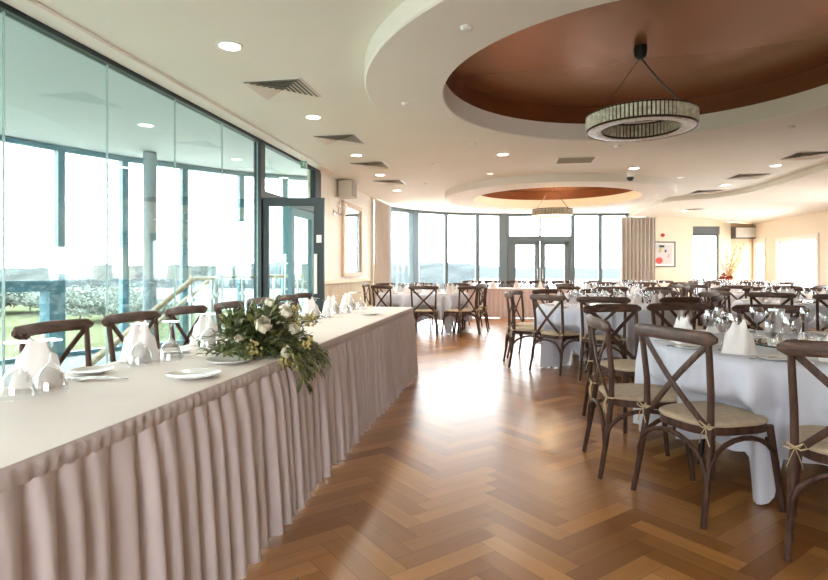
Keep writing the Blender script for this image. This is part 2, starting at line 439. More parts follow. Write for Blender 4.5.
# ------------------------------------------------------------------ gallery beyond the glass
GAL = [(-7.3, -2.5), (-7.25, 1.5), (-7.0, 4.3), (-6.5, 6.3), (-5.83, 7.65), (-4.72, 9.2), (-3.42, 10.1)]
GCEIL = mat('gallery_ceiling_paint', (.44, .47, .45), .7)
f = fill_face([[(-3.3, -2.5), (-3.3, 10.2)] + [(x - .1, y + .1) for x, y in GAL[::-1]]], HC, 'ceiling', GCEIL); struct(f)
mb = MB(); mb.add([(-3.32, -2.5, -.01), (-3.32, 10.1, -.01)] + [(x - .05, y + .05, -.01) for x, y in GAL[::-1]], [list(range(2 + len(GAL)))])
struct(mb.build('floor', mat('gallery_carpet', (.3, .34, .34), .9)))
struct(MB().sweep([(x + .05, y - .05, 2.92) for x, y in GAL], .05, .035, n=4).build('trim_15', TEALF))
def interp_gal(t):
    i = min(int(t), len(GAL) - 2); k = t - i
    return (GAL[i][0] * (1 - k) + GAL[i + 1][0] * k, GAL[i][1] * (1 - k) + GAL[i + 1][1] * k)
GALM = [(-7.3, -2.5), (-7.27, .2), (-7.22, 2.2), (-7.05, 3.9), (-6.68, 5.6), (-6.2, 6.87), (-5.80, 7.67), (-5.27, 8.43), (-4.65, 9.2), (-4.03, 9.68), (-3.42, 10.1)]
for i in range(len(GALM) - 1):
    low = i < 5
    glazed(GALM[i], GALM[i + 1], 0, 2.93, TEALF, fw=.05, fd=.12, gm=GLASS)
    if i < 5: struct(MB().beam(GALM[i], GALM[i + 1], .13, .92, 1.07).build('trim_%d' % (20 + i), TEALF))
x, y = (GALM[4][0] * .1 + GALM[5][0] * .9, GALM[4][1] * .1 + GALM[5][1] * .9)
struct(MB().box(-.08, .08, -.08, .08, 0, .92).build('trim_31', TEALF, loc=(x, y, 0)))
struct(MB().lathe([(.095, 0), (.095, 2.94)], 20).build('trim_16', mat('column_paint', (.22, .29, .32), .6, var=.15, scale=6), loc=(-5.2, 7.44, 0), smooth=50))
# handrails and glass balustrades of the stairwell
OAK = mat('oak_handrail', (.5, .4, .26), .5, var=.15, scale=5)
def balustrade(pts, label, name='stair_balustrade', posts=True):
    t = thing(name, label, 'balustrade', pts[0])
    o = Vector(pts[0]); P = [Vector(p) - o for p in pts]
    MB().sweep(P, .035, .028, n=10, pw=4).build('handrail', OAK, t, smooth=40)
    mb = MB()
    for i in range(len(P) - 1):
        a, b = P[i], P[i + 1]
        lo = -.95
        mb.add([a + Vector((0, 0, -.08)), b + Vector((0, 0, -.08)), b + Vector((0, 0, lo)), a + Vector((0, 0, lo))], [(0, 1, 2, 3)])
    mb.build('glass_panel', TGLASS, t)
    if posts:
        for i in range(len(P)):
            MB().sweep([P[i], P[i] + Vector((0, 0, -1.05))], .02, n=8).build('post', SILVER, t, smooth=50)
            for zc in (-.3, -.8): MB().box(-.04, .04, -.03, .03, zc, zc + .06).build('clamp', SILVER, t).location = P[i]
balustrade([(-4.12, 6.75, 1.07), (-4.06, 5.7, .65), (-4.0, 4.6, .21)], 'sloping oak handrail with glass panel descending beyond the head table chairs', posts=False)
balustrade([(-4.6, 8.1, 1.07), (-4.62, 7.3, .72), (-4.64, 6.5, .38)], 'farther sloping oak handrail parallel to the long one, beside the steel posts', posts=False)
balustrade([(-4.12, 6.75, 1.09), (-4.25, 7.5, 1.09), (-4.55, 8.15, 1.09)], 'level oak handrail on glass joining the tops of both sloping rails')
balustrade([(-4.55, 8.2, 1.1), (-4.3, 8.55, 1.1), (-3.95, 9.0, 1.1), (-3.6, 9.45, 1.1)], 'glass balustrade with clamped steel posts and oak rail behind the open glass door')

# ------------------------------------------------------------------ outside
SEA = mat('lake_water', (.045, .053, .06), .4)
struct(MB().add([(-1500, 60, -10.5), (2500, 60, -10.5), (2500, 1600, -10.5), (-1500, 1600, -10.5)], [(0, 1, 2, 3)]).build('lake', SEA))
GRASS = mat('lawn_grass', (.095, .105, .06), .95, var=.3, scale=.12, spec=0.0)
mb = MB(); mb.add([(-400, -200, -4.2), (-9, -200, -4.2), (-9, 30, -4.2), (-13, 48, -4.3), (-30, 72, -4.6), (-60, 86, -5), (-110, 100, -5), (-400, 130, -5)], [list(range(8))])
struct(mb.build('lawn', GRASS))
HAZE = mat('hazy_hill', (.075, .09, .101), 1, var=.15, scale=.012, spec=0.0)
HAZE2 = mat('hazy_far_shore', (.055, .067, .07), 1, var=.3, scale=.05, spec=0.0)
def ridge(name, x0, x1, y, zb, hs, m, n=120, jag=1.0):
    rr = random.Random(len(name) + int(y)); mb = MB()
    ph = [rr.random() * 9 for _ in range(6)]
    def top(t): return hs(t) + jag * (math.sin(t * 37 + ph[0]) + .7 * math.sin(t * 83 + ph[1]) + .5 * math.sin(t * 190 + ph[2]))
    mb.grid(lambda u, v: (x0 + (x1 - x0) * u, y + 60 * v + 0 * u, zb + (top(u) - zb) * (0, .62, .9, 1)[round(v * 3)]), n, 3)
    return struct(mb.build(name, m, smooth=180))
ridge('hills', -500, 230, 800, -11, lambda t: 1 + 13 * math.exp(-((t - .49) / .14) ** 2) + 3.5 * math.exp(-((t - .8) / .3) ** 2), HAZE, jag=.8)
ridge('far_shore', -900, -20, 330, -11, lambda t: 4.5 + 1.5 * math.sin(t * 9), HAZE2, n=260, jag=.9)
LEAFD = mat('hazy_foliage', (.13, .155, .135), .95, var=.15, scale=2, spec=0.0)
LEAFP = mat('pale_hazy_foliage', (.17, .2, .175), .95, var=.15, scale=2, spec=0.0)
TRUNK = mat('bare_trunk', (.08, .08, .075), .9, spec=0.0)
def tree(x, y, z, h, w, label, m, name='tree', nleaf=4000, bare=False):
    rr = random.Random(int(x * 13 + y * 7))
    t = thing(name, label, 'tree' if name == 'tree' else 'bush', (x, y, z))
    st = MB().sweep([(0, 0, 0), (.1, 0, h * .4), (0, 0, h * .8)], [.12 * h / 5, .08 * h / 5, .03], n=6)
    for k in range(10 if not bare else 22):
        an = rr.random() * 7; z0 = h * (.25 + .5 * rr.random())
        st.sweep([(0, 0, z0), (math.cos(an) * w * .25, math.sin(an) * w * .25, z0 + h * .12), (math.cos(an) * w * .42, math.sin(an) * w * .42, z0 + h * (.15 + .15 * rr.random()))], [.03 * h / 5, .022 * h / 5, .01], n=4)
    st.build('trunk', TRUNK, t)
    mb = MB()
    for k in range(nleaf if not bare else 400):
        while True:
            p = Vector((rr.uniform(-1, 1), rr.uniform(-1, 1), rr.uniform(-1, 1)))
            if p.length < 1: break
        p *= (.75 + .25 * math.sin(p.x * 5 + p.z * 4 + x))
        p = Vector((p.x * w / 2, p.y * w / 2, h * .55 + p.z * h * .45)); s_ = .0125 * w * rr.uniform(.6, 1.4) * (.5 if bare else 1)
        q = Matrix.Rotation(rr.random() * 6, 3, Vector((rr.random(), rr.random(), rr.random() + .1)).normalized())
        mb.add([p + q @ Vector(c) * s_ for c in ((-1, -.6, 0), (1, -.6, 0), (1.1, .6, .2), (-1, .7, 0))], [(0, 1, 2, 3)])
    mb.build('foliage', m, t)
def out(px, Z, z=-4.6):        # where a sight line from the room meets the lawn at a distance
    la = (px - 414) / 555 * Z
    return la * cY - Z * sY, la * sY + Z * cY, z
for px, Z, h, w, lb, m, nm, bare in [
        (-5, 78, 4.4, 15, 'low dark bush at the far left edge of the lawn', LEAFD, 'bush', False),
        (30, 80, 4.2, 14, 'wide low bush behind the lawn left of the thick mullion', LEAFD, 'bush', False),
        (52, 76, 3.6, 9, 'small bush beside the thick window mullion', LEAFP, 'bush', False),
        (80, 62, 4.2, 9, 'rounded pale bush right of the thick window mullion', LEAFP, 'bush', False),
        (92, 75, 7.4, 6, 'slender nearly bare tree taller than the bushes', LEAFP, 'tree', True),
        (104, 66, 3.4, 8, 'pale bush below the slender bare tree', LEAFD, 'bush', False),
        (122, 70, 4.4, 8, 'pale bush between the two slim window mullions', LEAFP, 'bush', False),
        (140, 62, 3.0, 7, 'bush partly hidden by the round column', LEAFP, 'bush', False),
        (168, 66, 2.2, 6, 'lowest bush just right of the round column', LEAFD, 'bush', False)]:
    tree(*out(px, Z), h, w, lb, m, nm, bare=bare)
for px, h in ((20, 9), (112, 8)):
    x, y, z = out(px, 300, -8)
# clump of trees on the far shore
for px, Z, h, lb in ((204, 320, 20, 'dark rounded tree clump on the far shore behind the level handrail'), (234, 320, 20, 'dark rounded tree clump on the far shore left of the door post'), (384, 320, 4, 'clump')):
    if px > 300: continue
    tree(*out(px, Z, -9), h, 16, lb, LEAFD, 'tree', nleaf=1500)
# terrace outside the far right window
struct(MB().box(3.9, 12, 18.9, 24, -.25, -.05).build('terrace', mat('terrace_paving', (.5, .5, .5), .8)))

# ------------------------------------------------------------------ curtains
def curtain(name, a, b, z0, z1, n, amp, label):
    a = Vector((a[0], a[1], 0)); b = Vector((b[0], b[1], 0)); d = b - a; L = d.length; d /= L; nn = Vector((d.y, -d.x, 0))
    t = thing(name, label, 'curtain', (a.x, a.y, 0))
    rr = random.Random(n)
    ph = [rr.uniform(-.5, .5) for _ in range(n + 2)]
    def fn(u, v):
        k = u * n; w = math.sin(k * 2 * PI + ph[int(k)] * math.sin(PI * (k % 1)))
        p = d * (u * L) + nn * (amp * w * (.75 + .3 * v) )
        return (p.x, p.y, z0 + (z1 - z0) * (1 - v))
    MB().grid(fn, n * 10, 8).build('drape', CURT, t, smooth=180, fix=False)
    q = d * L
    MB().sweep([(0, 0, z1 + .01), (q.x, q.y, z1 + .01)], .03, .02, n=6).build('curtain_track', WHT, t)
curtain('curtain', (-3.12, 12.95), (-3.06, 14.35), .02, 2.9, 8, .06, 'beige curtain gathered between the mirror wall and the curved windows')
curtain('curtain', (3.42, 17.72), (4.45, 17.86), .02, 2.80, 9, .07, 'beige curtain at the right end of the curved window wall')

# ------------------------------------------------------------------ lamps, vents and fittings on the ceiling
def downlight(x, y, label, z=HC, r=.085, m=LAMP, power=60):
    t = thing('downlight', label, 'ceiling light', (x, y, z), group='recessed ceiling downlights')
    MB().lathe([(r + .018, 0), (r + .018, -.006), (r, -.01), (r - .008, -.004)], 28).build('trim_ring', WHT, t, smooth=40)
    MB().disc(r - .006, -.005, 28, down=True).build('diffuser', m, t)
    if power:
        ld = bpy.data.lights.new('downlight_lamp', 'SPOT'); ld.energy = power; ld.spot_size = math.radians(150); ld.spot_blend = 1; ld.color = (1, .9, .76); ld.shadow_soft_size = .08
        lo = bpy.data.objects.new('lamp', ld); C.objects.link(lo); lo.location = (0, 0, -.03); lo.parent = t
names = ['largest and nearest of the left row of round downlights', 'second downlight of the left row, behind the nearest square vent', 'third downlight of the left row, behind the second vent', 'fourth downlight of the left row', 'fifth and farthest downlight of the left row']
for (x, y), nme in zip([(-2.12, 4.01), (-2.17, 6.03), (-2.25, 8.14), (-2.29, 9.9), (-2.37, 11.9)], names): downlight(x, y, nme + ' in the cream ceiling')
for (x, y, z, nme) in [(4.41, 10.1, HC, 'bright downlight right of the ring chandelier, between two vents'), (4.4, 12.25, HC, 'downlight farther back in the right row, before the curved lip'), (4.86, 16.4, 2.85, 'farthest downlight of the right row, in the lower ceiling near the picture'), (2.14, 9.96, HC, 'downlight in the middle of the ceiling below the ring chandelier'), (-.06, 8.45, HC, 'downlight near the edge of the big ceiling ring, left of the flat grille')]:
    downlight(x, y, nme, z)
for (x, y, nme) in [(-.3, 10.1, 'small dim downlight left of the farther ceiling ring'), (3.2, 11.1, 'small dim downlight right of the farther ceiling ring')]: downlight(x, y, nme, r=.06, m=DIM, power=5)
for (x, y, nme) in [(1.05 - 2.1, 12.9, 'tiny spotlight on the left of the farther dropped ring'), (2.4, 11.1, 'tiny spotlight on the right front of the farther dropped ring'), (3.1, 12.4, 'tiny spotlight on the right end of the farther dropped ring')]: downlight(x, y, nme, z=2.80, r=.035, m=DIM, power=0)

def vent(x, y, label, z=HC, s=.30, rz=0):
    t = thing('ceiling_vent', label, 'air vent', (x, y, z), rz, 'square ceiling air diffusers')
    MB().box(-s + .02, s - .02, -s + .02, s - .02, -.004, -.002).build('backing', VENTD, t)
    mb = MB()
    for (q0, q1) in ((s, s - .03),):
        mb.grid(lambda u, v: (0, 0, 0), 1, 1) if False else None
    def ring(mb, ro, ri, zo, zi):
        o = [(-ro, -ro, zo), (ro, -ro, zo), (ro, ro, zo), (-ro, ro, zo)]; i_ = [(-ri, -ri, zi), (ri, -ri, zi), (ri, ri, zi), (-ri, ri, zi)]
        mb.add(o + i_, [(0, 1, 5, 4), (1, 2, 6, 5), (2, 3, 7, 6), (3, 0, 4, 7)])
    ring(mb, s, s - .03, -.003, -.012); mb.build('frame', WHT, t, fix=False)
    mb = MB()
    for k in range(6):
        ro = s - .035 - k * .042
        if ro > .03: ring(mb, ro, ro - .034, -.022, -.006)
    mb.build('louvre', VENTW, t, fix=False)
for (x, y, nme) in [(-2.13, 5.05, 'largest and nearest square louvred vent in the ceiling on the left'), (-2.2, 7.13, 'second square vent on the left side of the ceiling'), (-2.24, 8.95, 'third square vent on the left side of the ceiling'), (-2.3, 10.75, 'fourth and farthest square vent on the left side of the ceiling'),
                    (4.49, 9.27, 'square vent nearest the right edge of the ceiling'), (4.4, 11.15, 'square vent in the middle of the right row'), (4.35, 13.2, 'square vent at the bend of the curved ceiling lip')]: vent(x, y, nme)
vent(5.0, 16.0, 'small square vent in the lower ceiling near the picture', z=2.85, s=.22)
vent(-2.0, 2.3, 'square vent cut by the top edge of the picture at upper left', s=.2)
t = thing('ceiling_grille', 'flat tan rectangular grille in the ceiling left of the ring chandelier', 'air vent', (1.06, 9.05, HC))
MB().box(-.3, .3, -.24, .24, -.01, -.001).build('frame', WHT, t); 
g = MB().box(-.27, .27, -.21, .21, -.013, -.01)
for k in range(12): g.box(-.27, .27, -.2 + k * .034, -.185 + k * .034, -.02, -.013)
g.build('slat', mat('tan_grille', (.36, .31, .2), .6), t)
def sensor(x, y, z, label, r=.034, m=WHT, drop=.022):
    t = thing('smoke_detector', label, 'detector', (x, y, z))
    MB().lathe([(r * 1.25, 0), (r * 1.25, -.01), (r, -.014), (r * .85, -drop), (0, -drop - .004)], 20).build('housing', m, t, smooth=40)
    MB().disc(r * .4, -drop - .006, 12, down=True).build('lens', VENTW, t)
for (x, y, z, l) in [(-.26, 3.64, 2.8, 'round white detector on the big dropped ring at the top of the picture'), (-.95, 5.2, 2.8, 'round white detector on the left part of the big dropped ring'), (-.42, 7.0, 2.8, 'small white fitting on the far edge of the big dropped ring'),
                   (1.4, 7.45, 2.8, 'small white fitting on the big dropped ring behind the chandelier'), (3.1, 6.75, 2.8, 'small white fitting on the right part of the big dropped ring'), (-1.2, 9.0, HC, 'small round fitting in the ceiling left of the far ring'), (-1.6, 11.0, HC, 'small round fitting near the top of the left windows')]: sensor(x, y, z, l)
t = thing('dome_camera', 'small black dome camera under the ceiling in front of the farther ring', 'security camera', (2.15, 10.3, 2.85))
MB().lathe([(.07, .1), (.07, .02), (.065, 0)], 20).build('mount', WHT, t, smooth=40)
MB().lathe([(.06, 0), (.058, -.03), (.04, -.06), (0, -.07)], 20).build('dome', BLK, t, smooth=60)
t = thing('exit_sign', 'small green running man exit sign hanging beside the glass door', 'sign', (-2.95, 7.8, 2.72), math.radians(40))
t.scale = (.6, .6, .6)
MB().box(-.085, .085, -.012, .012, -.02, .16).build('panel', mat('exit_sign_green', (.22, .55, .42), .4), t)
fg = MB().lathe([(0, -.014), (.012, -.01), (.014, 0), (.012, .01), (0, .014)], 10, c=(-.01, -.016, .12))
fg.sweep([(-.012, -.016, .1), (-.022, -.016, .055)], .011, n=6).sweep([(-.022, -.016, .055), (.0, -.016, .03), (-.01, -.016, .0)], .007, n=5).sweep([(-.022, -.016, .055), (-.05, -.016, .03), (-.068, -.016, .025)], .007, n=5).sweep([(-.014, -.016, .095), (.015, -.016, .08), (.03, -.016, .09)], .006, n=5).sweep([(-.014, -.016, .095), (-.04, -.016, .075)], .006, n=5)
fg.box(.04, .07, -.018, -.012, 0, .12).build('running_figure', WHT, t)
MB().sweep([(-.06, 0, .16), (-.06, 0, .27)], .004, n=5).sweep([(.06, 0, .16), (.06, 0, .27)], .004, n=5).build('hanger', STEEL, t)

# ------------------------------------------------------------------ chandeliers
CRY = mat('crystal_rod', (.85, .78, .6), .2, metal=.1, var=.35, scale=25)
CRYB = mat('frosted_crystal', (.8, .74, .68), .25, var=.25, scale=45, bump=.4, bscale=60)
BRONZE = mat('dark_bronze', (.07, .045, .025), .35, metal=.8)
def chandelier(x, y, zt, label, ro=.455, wi=.13, zb=2.46, h=.125, lit=0):
    t = thing('ring_chandelier', label, 'chandelier', (x, y, zt))
    b0, b1 = zb - zt, zb + h - zt
    MB().lathe([(0, 0), (.055, 0), (.06, -.03), (.05, -.1), (.025, -.12), (0, -.12)], 24).build('canopy', BLK, t, smooth=40)
    for k, an in enumerate((2.9, 5.9, 4.6)[:2] if True else ()):
        e = (math.cos(an) * (ro - .07), math.sin(an) * (ro - .07), b1)
        pts = [(0, 0, -.1), (e[0] * .45, e[1] * .45, -.1 + (b1 + .1) * (.5 if k else .46)), e]
        MB().sweep(pts, .004 + .004 * k, n=6).build('cord', BLK, t)
    mb = MB(); n = 84
    for k in range(n):
        a = 2 * PI * k / n
        mb.sweep([(math.cos(a) * ro, math.sin(a) * ro, b0 + .008), (math.cos(a) * ro, math.sin(a) * ro, b1 - .008)], .0125, n=6)
    mb.build('crystal_band', CRY, t, smooth=30)
    mb = MB(); n2 = 60; ri = ro - wi
    for k in range(n2):
        a = 2 * PI * k / n2
        mb.sweep([(math.cos(a) * ri, math.sin(a) * ri, b0 + .008), (math.cos(a) * ri, math.sin(a) * ri, b1 - .008)], .0125, n=6)
    mb.build('inner_crystal_band', CRY, t, smooth=30)
    fr = MB()
    for rr in (ro, ri):
        for z in (b0, b1): fr.sweep([(math.cos(2 * PI * k / 64) * rr, math.sin(2 * PI * k / 64) * rr, z) for k in range(64)], .011, .009, n=6, closed=True)
    fr.lathe([(ro - .02, b0 + .01), (ro - .02, b1 - .01)], 64).lathe([(ri + .02, b0 + .01), (ri + .02, b1 - .01)], 64)
    fr.lathe([(ri, b1), (ro, b1)], 64)
    fr.build('ring_frame', BRONZE, t, smooth=30)
    MB().lathe([(ri + .008, b0 - .004), (ri + .03, b0 - .012), (ro - .03, b0 - .012), (ro - .008, b0 - .004)], 64).build('crystal_underside', CRYB if not lit else glow('lit_crystal', (1, .78, .5), 1.3), t, smooth=60)
    if lit:
        ld = bpy.data.lights.new('chandelier_lamp', 'POINT'); ld.energy = 45; ld.color = (1, .72, .42); ld.shadow_soft_size = .2
        lo = bpy.data.objects.new('lamp', ld); C.objects.link(lo); lo.location = (0, 0, b1 + .12); lo.parent = t
chandelier(1.17, 5.2, 3.2, 'large crystal ring chandelier hanging under the nearer copper ceiling circle')
chandelier(1.0, 12.75, 3.2, 'smaller looking glowing ring chandelier under the farther copper circle', ro=.44, zb=2.43, lit=1)

# ------------------------------------------------------------------ fittings on walls
t = thing('wall_mirror', 'tall light wood framed mirror on the cream wall left of the curtain', 'mirror', (XL + .014, 11.25, 1.08))
fr = MB(); fr.box(0, .05, -.74, -.62, 0, 1.5).box(0, .05, .62, .7, 0, 1.5).box(0, .05, -.62, .62, 0, .08).box(0, .05, -.62, .62, 1.42, 1.5)
fr.build('frame', mat('pale_wood_frame', (.62, .45, .29), .5, var=.1), t)
MB().box(.002, .02, -.62, .62, .08, 1.42).build('mirror_glass', MIRROR, t)
t = thing('wall_speaker', 'white box speaker mounted high on the left wall above the crystal lamp', 'speaker', (XL + .014, 10.35, 2.60))
MB().box(.04, .30, -.17, .17, 0, .32).build('cabinet', mat('speaker_white', (.66, .62, .55), .5), t)
MB().box(.30, .315, -.155, .155, .015, .305).build('grille', mat('speaker_grille', (.42, .38, .34), .8), t)
MB().box(0, .04, -.05, .05, .1, .22).build('bracket', BLK, t)
t = thing('wall_sconce', 'small crystal armed wall lamp below the white speaker', 'wall lamp', (XL + .014, 10.0, 2.30))
MB().lathe([(0, 0), (.05, 0), (.05, .02), (0, .025)], 16, T=Matrix.Rotation(PI / 2, 4, 'Y')).build('backplate', STEEL, t, smooth=40)
mb = MB()
for s in (-1, 0, 1): mb.sweep([(.02, 0, 0), (.1, .1 * s, -.05), (.16, .2 * s, -.03), (.17, .22 * s, .03)], .009, n=6)
mb.build('arm', STEEL, t, smooth=60)
for s in (-1, 0, 1):
    MB().lathe([(.03, 0), (.045, .03), (.04, .1), (.032, .13)], 14, c=(.17, .22 * s, .03)).build('glass_shade', glass('sconce_glass', (.95, .92, .88), .15, .5), t, smooth=60)
# far wall
t = thing('framed_picture', 'square abstract print in a thin dark frame on the far cream wall', 'picture', on_far(.5, 1.3, .01), math.atan2(dF.y, dF.x))
MB().box(-.40, .40, -.03, 0, 0, .03).box(-.40, .40, -.03, 0, .75, .78).box(-.40, -.37, -.03, 0, .03, .75).box(.37, .40, -.03, 0, .03, .75).build('frame', mat('dark_picture_frame', (.12, .09, .07), .5), t)
MB().box(-.37, .37, -.015, -.002, .03, .75).build('mat_board', mat('print_paper', (.8, .77, .74), .7), t)
art = MB(); art.box(-.3, .3, -.018, -.015, .1, .69, 0)
art.lathe([(0, 0), (.1, 0), (.095, .003), (0, .003)], 18, mi=1, T=Matrix.Translation((-.1, -.019, .2)) @ Matrix.Rotation(PI / 2, 4, 'X') @ Matrix.Scale(1.1, 4, (1, 0, 0)))
art.box(-.1, .06, -.022, -.018, .6, .67, 2)
art.add([(-.12, -.02, .46), (-.05, -.02, .44), (-.02, -.02, .58), (-.08, -.02, .6)], [(0, 1, 2, 3)], 3)
art.add([(.06, -.02, .48), (.1, -.02, .44), (.14, -.02, .5), (.09, -.02, .54)], [(0, 1, 2, 3)], 2)
art.add([(.14, -.02, .3), (.2, -.02, .26), (.24, -.02, .38), (.18, -.02, .42)], [(0, 1, 2, 3)], 4)
art.build('print', [mat('print_grey', (.62, .59, .58), .7), mat('print_red', (.8, .08, .05), .6), mat('print_black', (.03, .03, .035), .6), mat('print_mustard', (.55, .4, .1), .6), mat('print_pink', (.7, .4, .4), .6)], t)
t = thing('fire_alarm', 'small round red fire alarm on the far wall above the picture', 'alarm', on_far(.52, 2.28, .01), math.atan2(dF.y, dF.x))
Tm = Matrix.Rotation(PI / 2, 4, 'X')
MB().lathe([(0, 0), (.055, 0), (.055, .03), (.04, .05), (0, .052)], 20, T=Tm).build('sounder', mat('alarm_red', (.45, .01, .02), .4), t, smooth=40)
MB().lathe([(.06, -.005), (.06, .008), (.0, .008)], 20, T=Tm).build('base', mat('alarm_base', (.5, .1, .1), .4), t)
t = thing('wall_air_unit', 'white faced box with dark edges mounted high on the tan wall', 'wall unit', on_far(2.96, 2.17, .0), math.atan2(dF.y, dF.x))
MB().box(-.33, .33, -.2, 0, 0, .36).build('casing', mat('unit_dark_case', (.1, .09, .08), .5), t)
MB().box(-.3, .3, -.215, -.2, .03, .33).build('face_panel', mat('unit_face', (.72, .68, .62), .5), t)
# far window in the opening of the far wall, its blind, and a bench outside
a, b = on_far(H0, 0, -.12), on_far(H1, 0, -.12)
w = glazed(a, b, 0, 2.55, BLUEF, fw=.045, transoms=())
t = thing('roller_blind', 'dark grey roller blind rolled up at the top of the far doorway window', 'blind', on_far((H0 + H1) / 2, 2.3, -.05), math.atan2(dF.y, dF.x))
MB().box(-.4, .4, -.04, .04, .02, .25).build('cassette', mat('blind_grey', (.13, .14, .14), .6), t)
MB().box(-.39, .39, -.012, .012, -.03, .02).build('hem_bar', mat('blind_bar', (.08, .08, .08), .5), t)
t = thing('terrace_bench', 'dark bench back standing on the terrace outside the far window', 'bench', on_far(1.95, -.05, -1.2), math.atan2(dF.y, dF.x))
BD = mat('bench_dark', (.05, .07, .075), .5)
mb = MB()
mb.box(-.5, .5, -.03, .03, .82, 1.0); mb.build('backrest', BD, t)
MB().box(-.5, .5, -.45, 0, .42, .48).build('seat', BD, t)
for s in (-1, 1): MB().box(s * .46 - .04, s * .46 + .04, -.42, .03, 0, .98 if False else .42).build('leg', BD, t); MB().box(s * .46 - .04, s * .46 + .04, -.03, .03, .48, .82).build('post', BD, t)
# right windows
for (y0, y1, z0, z1) in [(14.95, 16.95, .6, 2.0), (11.4, 13.4, .6, 2.0)]:
    glazed((XR + .1, y0), (XR + .1, y1), z0, z1, WHT, fw=.05)
WN[0] += 1
glazed((XR + .1, 17.75), (XR + .1, 18.45), 0, 2.05, WHT, fw=.05, name='door_4')
for q in [(14.87, 14.95), (16.95, 17.03), (17.67, 17.75), (18.45, 18.5)]: pass
mb = MB(); mb.box(XR - .03, XR, 14.85, 14.95, .5, 2.1).box(XR - .03, XR, 16.95, 17.05, .5, 2.1).box(XR - .03, XR, 14.95, 16.95, 2.0, 2.1).box(XR - .06, XR, 14.85, 17.05, .54, .6)
struct(mb.build('trim_17', mat('cream_window_trim', (.86, .78, .66), .6)))
mb = MB(); mb.box(XR - .03, XR, 17.65, 17.75, 0, 2.15).box(XR - .03, XR, 17.75, 18.45, 2.05, 2.15)
struct(mb.build('trim_18', mat('cream_door_trim', (.86, .78, .66), .6)))

